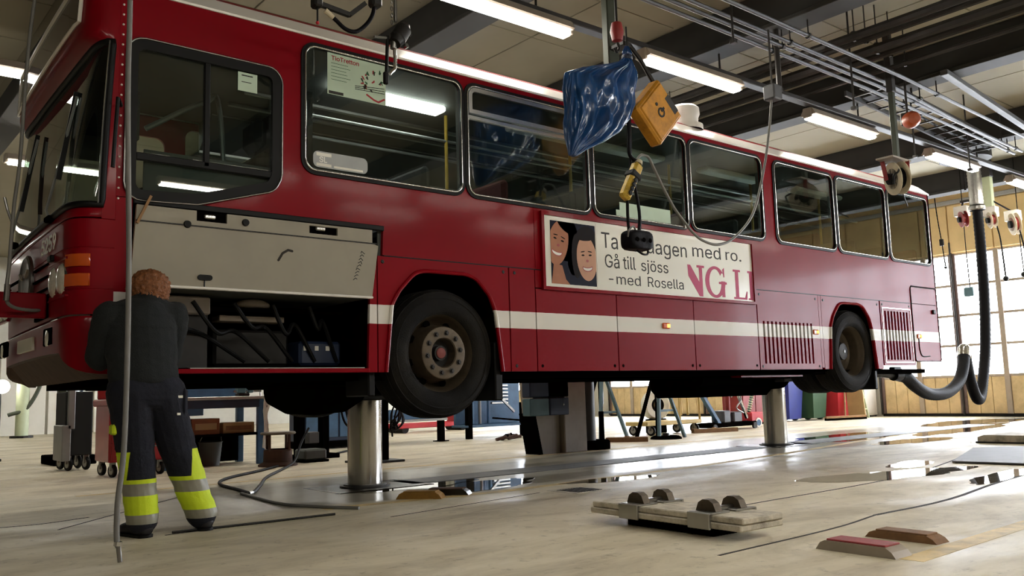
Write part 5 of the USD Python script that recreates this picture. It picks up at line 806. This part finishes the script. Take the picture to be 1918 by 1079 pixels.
for x, w, h, m, t in ((-.22, .34, .19, 'crate_orange', 'orange brown crate on the shelf of the blue workbench'), (.16, .40, .13, 'cardboard', 'long tan carton on the shelf of the blue workbench')):
    o = thing('crate' if m != 'cardboard' else 'carton', t, 'crate' if m != 'cardboard' else 'box', (x, 5.1, .39)); MB().box(x, x + w, 5.0, 5.35, .39, .39 + h, .006).build('body', m, o); MB().box(x + .04, x + w - .04, 4.995, 5.001, .39 + h * .3, .39 + h * .7).build('label', 'cardboard' if m != 'cardboard' else 'chock_wood', o)
vc = thing('bench_vice', 'dark bench vice on the blue workbench', 'vice', (.45, 5.1, .84)); MB().box(.36, .50, 5.0, 5.14, .84, .88, .01).build('base', 'dark_steel', vc); MB().box(.34, .44, 4.98, 5.1, .88, .96, .012).build('jaw', 'teal_paint', vc); MB().box(.48, .54, 4.98, 5.1, .88, .96, .012).build('jaw', 'teal_paint', vc); MB().cyl((.3, 5.04, .9), (.66, 5.04, .9), .014, n=10).build('screw', 'chrome', vc); MB().cyl((.65, 5.04, .84), (.65, 5.04, .96), .008, n=8).build('handle', 'chrome', vc)
bk = thing('bucket', 'dim grey bucket on the floor beneath the blue workbench', 'bucket', (.1, 5.25, 0)); MB().lathe([(0, .01), (.11, .0), (.14, .28), (.15, .29), (.14, .295), (.11, .02), (0, .03)], (.1, 5.25, 0), n=24).build('body', 'interior_grey', bk, 40); MB().tube(curve([(-.04, 5.25, .28), (.0, 5.2, .38), (.1, 5.18, .42), (.2, 5.2, .38), (.24, 5.25, .28)]), .005, 5).build('handle', 'steel', bk)
wl_ = thing('sheeting_stand', 'bright crumpled white sheeting hung at the end of the blue workbench', 'sheeting', (.66, 4.85, .2)); P = [(.60, .2), (.66, .18), (.68, .4), (.655, .6), (.70, .75), (.74, .86), (.68, .96), (.61, .97), (.63, .85), (.615, .65), (.625, .4)]  # white wrap on a steel stand, holds no lamp
t = trimesh.creation.extrude_polygon(Polygon(P), .03, engine='earcut').subdivide().subdivide(); v = t.vertices; w = np.stack([v[:, 0], 4.84 + v[:, 2] + .05 * (meshkit.fbm(np.stack([v[:, 0] * 20, v[:, 1] * 14, v[:, 2] * 0], 1), 3) - .5), v[:, 1]], 1); MB().add(w, t.faces).build('sheet', 'paper_white', wl_, 50); MB().cyl((.66, 4.86, .16), (.66, 4.86, 1.0), .012, n=8).build('pole', 'steel', wl_)
os_ = thing('oil_stool', 'dark red steel step stool behind the mechanic', 'stool', (.6, 4.35, 0)); MB().lathe([(0, .40), (.2, .40), (.21, .385), (.2, .37), (0, .37)], (.6, 4.4, 0), n=28).build('seat', 'wheel_steel', os_, 40); MB().lathe([(.16, .0), (.23, 0), (.23, .02), (.17, .05), (.165, .19), (.15, .2), (.15, .0)], (.6, 4.4, 0), n=28).build('base', 'rust', os_, 40)
for k in range(4): a = k * 1.57 + .5; MB().bar((.6 + .16 * math.cos(a), 4.4 + .16 * math.sin(a), .18), (.6 + .16 * math.cos(a), 4.4 + .16 * math.sin(a), .38), .025).build('leg', 'rust', os_)
# machines right of the bench, seen under the bus
m1 = thing('hydraulic_unit', 'dark hydraulic unit on a post with cables behind the front lift column', 'hydraulic unit', (1.6, 3.8, 0)); MB().box(1.50, 1.72, 3.7, 3.9, 0, 1.0, .012).build('post', 'chassis_black', m1); MB().box(1.3, 1.85, 3.55, 4.05, 0, .025, .006).build('foot_plate', 'dark_steel', m1)
for k in range(7): MB().tube(curve([(1.66, 3.7, .9), (1.78 + .02 * k, 3.65, .75 - .04 * k), (1.70 + .05 * (k % 3), 3.62, .55 - .03 * k), (1.74 + .03 * (k % 2), 3.66, .3 + .05 * k)]), .012, 6).build('cable', 'black_rubber', m1, True)
for k in range(5): MB().tube(curve([(1.5, 3.7, .88), (1.25 - .05 * k, 3.6, .8), (1.3 - .06 * k, 3.6, .5), (1.45 - .03 * k, 3.65, .35)]), .012, 6).build('cable', 'hose_black', m1, True)
m2 = thing('parts_cabinet', 'blue steel parts cabinet on a dark frame behind the front lift column', 'cabinet', (2.6, 7.2, 0)); MB().box(2.2, 3.1, 7.0, 7.5, .12, .95, .01).build('body', 'dark_blue_paint', m2); MB().box(2.15, 3.15, 6.98, 7.52, .02, .12, .006).build('plinth', 'chassis_black', m2)
for k in range(3): MB().box(2.24 + k * .29, 2.50 + k * .29, 6.985, 7.0, .18, .9, .005).build('door', 'blue_paint', m2)
sb = thing('step_box', 'low grey step box on the floor left of the front lift column', 'box', (1.15, 4.6, 0)); MB().box(1.0, 1.3, 4.5, 4.8, .03, .16, .02).build('body', 'interior_grey', sb); MB().box(.98, 1.32, 4.48, 4.82, 0, .03, .006).build('base', 'chassis_black', sb)
m3 = thing('dark_press', 'tall dark workshop press beyond the stool', 'press', (1.45, 5.3, 0)); MB().box(1.2, 1.3, 5.1, 5.25, 0, 1.3, .01).build('upright', 'chassis_black', m3); MB().box(1.55, 1.65, 5.1, 5.25, 0, 1.3, .01).build('upright', 'chassis_black', m3); MB().box(1.2, 1.65, 5.08, 5.27, .85, 1.0, .01).build('crosshead', 'dark_steel', m3); MB().box(1.1, 1.75, 5.0, 5.35, 0, .06, .008).build('base', 'chassis_black', m3); MB().box(1.35, 1.5, 5.1, 5.25, .2, .35, .01).build('block', 'pipe_grey', m3)
b2 = thing('work_table', 'long blue work table with thin dark legs seen right of the front wheel', 'table', (4.3, 7.2, 0)); MB().box(3.22, 4.85, 6.9, 7.6, .36, .40, .005).build('shelf', 'aluminium', b2); MB().box(3.22, 4.85, 6.92, 7.6, .40, .56, .006).build('bin_tray', 'blue_paint', b2); MB().box(3.22, 4.85, 6.9, 7.6, .85, .9, .006).build('worktop', 'blue_paint', b2)
for x in (3.27, 4.72): MB().box(x, x + .1, 6.95, 7.05, 0, .9, .006).build('leg', 'chassis_black', b2); MB().box(x - .05, x + .15, 6.9, 7.1, 0, .015).build('foot', 'chassis_black', b2)
tb = thing('test_bench', 'blue test bench with a louvred back and hanging tubes left of the beige pillar', 'test bench', (5.9, 7.2, 0)); MB().box(5.35, 6.95, 7.0, 7.5, .2, .24, .005).build('shelf', 'blue_paint', tb); MB().box(5.4, 6.9, 7.42, 7.5, .24, 1.25, .006).build('back_panel', 'blue_paint', tb)
for x in (5.36, 6.62): MB().box(x, x + .1, 7.0, 7.1, -.0, .62 if x > 6 else 1.25, .006).build('leg', 'chassis_black', tb)
for k in range(9): MB().box(6.2, 6.6, 7.38, 7.42, .6 + k * .065, .635 + k * .065, .006).build('louvre', 'aluminium', tb)
for k, x in enumerate((5.55, 5.68, 5.85, 6.05)): MB().cyl((x, 7.3, .25), (x, 7.3, 1.2), .03, n=10).build('tube', ('dark_blue_paint', 'blue_paint', 'grey_pole', 'blue_paint')[k], tb, 40)
MB().bar((5.9, 7.1, .95), (6.5, 7.1, .45), .04).build('arm', 'steel', tb); MB().bar((6.0, 7.1, .35), (6.7, 7.1, .28), .05, .03).build('arm', 'chassis_black', tb)
jk = MB()
jo = thing('scrap_heap', 'dark oily scrap parts lying on the floor before the test bench', 'scrap', (5.35, 6.1, 0)); rj = random.Random(2)
for k in range(7): x, y = 5.1 + rj.random() * .55, 5.9 + rj.random() * .45; MB().bar((x, y, .03), (x + rj.uniform(.1, .3), y + rj.uniform(-.1, .1), .05 + rj.random() * .05), .06, .05, .008).build('scrap_piece', 'rust' if k % 3 else 'chassis_black', jo)
rd_ = thing('pallet_truck', 'low red pallet truck far away under the bus', 'pallet truck', (7.2, 10.8, 0)); MB().box(6.2, 8.1, 10.6, 10.75, .1, .2, .015).build('fork', 'bin_red', rd_); MB().box(6.2, 8.1, 11.1, 11.25, .1, .2, .015).build('fork', 'bin_red', rd_); MB().box(7.9, 8.2, 10.55, 11.3, .08, .5, .03).build('head', 'bin_red', rd_); MB().tube([(8.1, 10.9, .5), (8.35, 10.9, 1.1)], .025, 8).build('handle', 'dark_steel', rd_)
for x in (6.35, 7.9): MB().lathe([(0, -.3), (.09, -.3), (.09, .3), (0, .3)], (x, 10.92, .09), (0, 1, 0), 16).build('roller', 'black_rubber', rd_)
cu = thing('lift_control_pillar', 'beige control pillar with a blue button box in front of a dark column', 'control pillar', (3.8, 2.9, 0))
MB().box(3.78, 4.18, 2.78, 3.14, 0, 1.05, .012).build('column', 'beige_paint', cu); MB().prism([(3.45, 0), (3.76, 0), (3.76, 1.0), (3.30, 1.0), (3.34, .5)], 2.86, 3.1).build('side_cover', 'beige_paint', cu); MB().prism([(3.40, 0), (3.45, 0), (3.34, .52), (3.30, .52)], 2.84, 3.12).build('edge_strip', 'chassis_black', cu)
for (a, b, z0, z1, m) in ((3.14, 3.46, .72, .95, 'dark_blue_paint'), (3.14, 3.46, .49, .71, 'teal_paint'), (3.47, 3.80, .72, .95, 'chassis_black'), (3.47, 3.80, .49, .71, 'dark_blue_paint')): MB().box(a, b, 2.7, 2.86, z0, z1, .012).build('control_box', m, cu)
for k in range(3): MB().box(3.2 + k * .2, 3.3 + k * .2, 2.74, 2.84, .95, .985, .008).build('switch', 'paper_white', cu)
MB().lathe([(0, .008), (.012, .006), (.014, 0)], (3.7, 2.7, .62), (0, -1, 0), 10).build('button', 'aluminium', cu)
dc = thing('jib_column', 'thick black round column with a flange foot beside the beige pillar', 'column', (4.45, 3.05, 0)); MB().cyl((4.42, 3.05, .1), (4.42, 3.05, H), .13, n=28).build('column', 'pipe_dark', dc, 40); MB().lathe([(0, .12), (.28, .12), (.3, .1), (.3, 0), (.0, 0)], (4.48, 3.08, 0), n=28).build('foot', 'chassis_black', dc); MB().bar((4.72, 3.05, 0), (4.72, 3.05, .5), .05).build('stub', 'chassis_black', dc)
TL = ('grey A-frame trestle just right of the dark round column', 'grey A-frame trestle in the middle of the trestle row', 'grey A-frame trestle in front of the white wheel')
def trestle(o, x, y, h=1.05, w=.62):
    ap = np.array([x, y, h])
    for dx, dy in ((-w / 2, -.25), (w / 2, -.25), (-w * .42, .28), (w * .42, .28)): MB().bar((x + dx, y + dy, 0), ap + [dx * .1, dy * .2, 0], .055, .045, .006).build('leg', 'teal_paint' if dy < 0 else 'chassis_black', o)
    MB().box(x - .09, x + .09, y - .09, y + .09, h - .04, h + .05, .012).build('head', 'teal_paint', o); MB().bar((x - w * .3, y - .15, h * .42), (x + w * .3, y - .15, h * .42), .035).build('brace', 'teal_paint', o); MB().cyl((x, y, h * .55), (x, y, h + .2), .035, n=12).build('screw', 'steel', o, 40)
for (x, y), t in zip(((6.15, 4.45), (5.85, 5.3), (6.95, 3.95)), TL): trestle(thing('axle_stand', t, 'axle stand', (x, y, 0), 'grey trestles under the bus'), x, y)
md = thing('round_base', 'dark round base plate on the floor at the foot of the trestle', 'plate', (6.75, 3.72, 0)); MB().lathe([(0, .05), (.2, .05), (.24, .03), (.25, 0), (0, 0)], (6.8, 3.7, 0), n=28).build('plate', 'chassis_black', md); MB().lathe([(0, .09), (.05, .09), (.06, .05)], (6.8, 3.7, 0), n=16).build('boss', 'dark_steel', md)
for t, pts in (('tan wooden chock on the floor in front of the trestles', [(5.7, 3.95), (6.1, 3.45), (6.2, 3.55), (5.85, 4.05)]), ('brown wooden chock far right beside the floor jack', [(8.3, 4.35), (9.15, 4.05), (9.2, 4.2), (8.4, 4.5)]), ('brown wooden chock on the floor behind the beige pillar', [(5.8, 5.7), (6.7, 6.9), (6.8, 6.8), (5.95, 5.65)])):
    o = thing('wheel_chock', t, 'chock', (*pts[0], 0)); MB().prism(pts, 0, .07, 'xy').build('block', 'chock_wood', o); c = np.mean(pts, 0); MB().box(c[0] - .03, c[0] + .03, c[1] - .03, c[1] + .03, .07, .085, .004).build('grip', 'wood', o)
sw2 = thing('spare_wheel', 'white walled spare wheel standing behind the trestles', 'wheel', (8.28, 5.0, .3)); MB().lathe([(.13, -.09), (.24, -.1), (.27, -.06), (.27, .06), (.24, .1), (.13, .09)], (8.28, 5.2, .5), (-.3, -1, 0), 36).build('tyre', 'paper_white', sw2, 40); MB().lathe([(.0, .02), (.13, .03), (.16, .085), (.17, .09), (.14, -.05)], (8.28, 5.2, .5), (-.3, -1, 0), 30).build('rim', 'tyre_rubber', sw2, 40); MB().lathe([(0, .06), (.05, .06), (.06, .03)], (8.28, 5.2, .5), (-.3, -1, 0), 18).build('hub', 'reel_cream', sw2); MB().box(8.1, 8.46, 5.1, 5.3, .0, .25, .01).build('cradle', 'chassis_black', sw2)
yc = thing('transport_trolley', 'pale yellow tubular trolley with black casters under the bus', 'trolley', (8.2, 4.6, 0)); MB().box(7.2, 8.65, 4.45, 4.95, .17, .24, .012).build('deck', 'cart_yellow', yc)
for pts in ([(8.08, 4.47, .24), (8.08, 4.47, .84), (8.62, 4.47, .84), (8.62, 4.47, .24)], [(8.12, 4.47, .32), (8.12, 4.47, .74), (8.3, 4.47, .78), (8.3, 4.47, .32)], [(8.08, 4.93, .24), (8.08, 4.93, .84), (8.62, 4.93, .84), (8.62, 4.93, .24)]): MB().tube(pts, .02, 8).build('side_frame', 'cart_yellow', yc)
MB().tube(curve([(8.06, 4.6, .78), (8.12, 4.55, .92), (8.3, 4.5, 1.0), (8.45, 4.5, .97)]), .018, 8).build('push_handle', 'cart_yellow', yc, True)
for x, y in ((7.35, 4.5), (8.5, 4.5), (7.35, 4.9), (8.5, 4.9)): caster(yc, x, y, .085)
fj = thing('floor_jack', 'dark blue floor jack with a slanted arm and chrome rod', 'floor jack', (9.4, 4.6, 0)); MB().box(8.9, 10.3, 4.45, 4.8, .06, .14, .012).build('chassis', 'chassis_black', fj); MB().bar((8.7, 4.5, .72), (9.2, 4.5, .12), .08, .08, .01).build('arm', 'blue_paint', fj); MB().bar((9.78, 4.5, .72), (10.05, 4.5, .2), .045).build('rod', 'chrome', fj); MB().box(9.3, 9.5, 4.45, 4.75, .14, .36, .015).build('pump', 'pipe_grey', fj); MB().box(9.6, 9.85, 4.45, 4.75, .14, .33, .015).build('pump', 'pipe_grey', fj); MB().cyl((9.55, 4.55, .3), (9.55, 4.55, .8), .05, n=14).build('ram', 'reel_red', fj, 40)
MB().tube(curve([(9.6, 4.5, .6), (9.75, 4.46, .7), (9.85, 4.46, .55), (9.7, 4.46, .4), (9.9, 4.46, .3)]), .014, 6).build('hose', 'steel', fj, True)
for x in (9.0, 10.2): MB().lathe([(0, -.02), (.06, -.02), (.06, .02), (0, .02)], (x, 4.44, .06), (0, 1, 0), 16).build('wheel', 'dark_steel', fj)
gh = thing('washer_cart', 'small wheeled cart with a pale coiled green hose under the bus tail', 'cart', (10.4, 4.6, 0)); hp_ = [(10.52 - .0026 * k + .035 * math.cos(k * .9), 4.6 + .035 * math.sin(k * .9), .92 - .0062 * k) for k in range(110)]; MB().tube(hp_, .012, 6).build('coil_hose', 'pale_green', gh, True); MB().tube([(10.2, 4.62, .1), (10.55, 4.62, 1.0), (10.75, 4.62, 1.02)], .02, 8).build('frame', 'blue_paint', gh); MB().lathe([(.06, -.02), (.09, -.02), (.095, 0), (.09, .02), (.06, .02)], (10.4, 4.5, .1), (0.1, 1, 0), 20).build('wheel', 'white_paint', gh); MB().lathe([(0, .015), (.06, .015), (.06, -.015), (0, -.015)], (10.4, 4.5, .1), (.1, 1, 0), 16).build('wheel_disc', 'blue_paint', gh); MB().box(10.2, 10.6, 4.5, 4.8, .1, .3, .02).build('tank', 'bin_red', gh)
rc_ = thing('red_cupboard', 'dull red steel cupboard standing behind the rear lift column', 'cupboard', (11.5, 5.6, 0)); MB().box(11.3, 12.2, 5.5, 6.0, .06, 1.5, .01).build('body', 'reel_red', rc_); MB().box(11.32, 11.74, 5.485, 5.5, .1, 1.45, .006).build('door', 'reel_red', rc_); MB().box(11.76, 12.18, 5.485, 5.5, .1, 1.45, .006).build('door', 'reel_red', rc_); MB().box(11.28, 12.22, 5.48, 6.02, 0, .06).build('plinth', 'chassis_black', rc_)
def bin_(x, y, m, t, w=.58, h=.98):
    o = thing('waste_bin', t, 'waste bin', (x, y, 0), 'waste bins behind the rear wheel'); s = [(-.8, .08), (-1, .92)]
    v = []; 
    for f_, z in ((.78, .05), (1., h - .06)): v += [(x + a * w / 2 * f_, y + b * w / 2 * f_, z) for a, b in ((-1, -1), (1, -1), (1, 1), (-1, 1))]
    MB().tm(trimesh.convex.convex_hull(np.array(v))).build('body', m, o); MB().box(x - w / 2 - .02, x + w / 2 + .02, y - w / 2 - .03, y + w / 2 + .02, h - .07, h - .03, .01).build('rim', m, o); MB().box(x - w / 2 - .01, x + w / 2 + .01, y - w / 2 - .02, y + w / 2 + .01, h - .03, h + .02, .02).build('lid', m, o)
    for sx in (-1, 1): MB().lathe([(0, -.03), (.09, -.03), (.09, .03), (0, .03)], (x + sx * w * .42, y + w * .36, .09), (1, 0, 0), 16).build('wheel', 'black_rubber', o)
bin_(13.25, 5.75, 'bin_blue', 'dark blue waste bin right behind the rear lift column'); bin_(13.95, 5.6, 'bin_green', 'dark green waste bin between the blue and the red one', .62); bin_(14.72, 5.45, 'bin_red', 'bright red waste bin below the rear wheel of the bus', .62, .95)
bm = thing('broom', 'broom with a pale stick leaning by the red bin', 'broom', (14.1, 4.75, 0)); MB().tube([(14.02, 4.78, .06), (14.38, 4.95, .95)], .018, 8).build('stick', 'wood', bm); MB().bar((13.5, 4.95, .07), (14.6, 4.62, .07), .07, .05, .008).build('head', 'wood', bm); MB().bar((13.5, 4.95, .03), (14.6, 4.62, .03), .06, .05).build('bristles', 'chassis_black', bm)
wc = thing('white_cabinet', 'white cabinet against the end wall beside the garage door', 'cabinet', (15.8, 5.5, 0)); MB().box(15.55, 16.12, 5.15, 5.85, .04, 1.3, .012).build('body', 'white_paint', wc); MB().box(15.54, 16.0, 5.135, 5.15, .08, 1.26, .008).build('door', 'white_paint', wc); MB().box(15.57, 16.1, 5.17, 5.83, 0, .04).build('plinth', 'dark_steel', wc)
ml = thing('step_ladder', 'pale green folded step ladder beside the white cabinet', 'ladder', (15.2, 5.2, 0))
for x in (15.06, 15.42): MB().bar((x, 5.0, 0), (x + .06, 5.25, 1.1), .05, .03, .005).build('stile', 'pale_green', ml)
for k in range(4): z = .2 + k * .25; MB().box(15.07 + z * .05, 15.43 + z * .05, 4.98 + z * .22, 5.1 + z * .22, z - .015, z + .015, .004).build('step', 'pale_green', ml)
cbd = thing('cardboard_sheet', 'tan sheet of board leaning behind the broom', 'board', (14.9, 5.1, 0)); MB().bar((14.75, 4.9, .0), (14.85, 5.0, .8), .4, .03).build('sheet', 'cardboard', cbd); MB().bar((14.9, 4.95, 0), (14.95, 5.03, .7), .12, .03).build('slat', 'wood', cbd)
# far left: wall hose and post
gp = thing('wall_pipe', 'pale green upright pipe with a hose at the far left wall', 'pipe', (.8, 20.5, 0)); MB().cyl((0.80, 20.5, 0), (0.80, 20.5, 3.2), .16, n=16).build('pipe', 'pale_green', gp, 40); MB().tube(curve([(1.35, 20.4, 2.6), (1.25, 20.4, 1.6), (.9, 20.4, .8), (.45, 20.4, .6)]), .05, 8).build('hose', 'green_post', gp, True); MB().lathe([(0, .06), (.28, .06), (.28, 0), (0, 0)], (0.80, 20.5, 0), n=16).build('foot', 'dark_steel', gp)
wlm = thing('work_light', 'round glowing work light near the left picture edge', 'lamp', (.28, 20.3, 0)); MB().ball((.28, 20.3, 1.34), .18, 2).build('bulb', 'work_lamp', wlm, True); MB().cyl((.28, 20.45, 1.4), (.28, 20.6, 1.4), .1, n=12).build('holder', 'dark_steel', wlm); MB().cyl((.28, 20.55, 0), (.28, 20.55, 1.4), .03, n=8).build('stand', 'dark_steel', wlm)
for k, (t, a, b) in enumerate((('dark pipe lying on the floor along the far left wall', (2.6, 15.5, .05), (4.4, 17.0, .05)), ('flat iron bar on the floor at the left picture edge', (-2.4, 9.0, .02), (-1.5, 9.3, .02)))): o = thing('floor_bar', t, 'bar', a); MB().tube([a, b], .05 if k == 0 else .02, 8).build('bar', 'dark_steel', o); MB().cyl(a, np.array(a) + [.05, 0, 0], .06 if k == 0 else .025, n=8).build('end_cap', 'chassis_black', o)
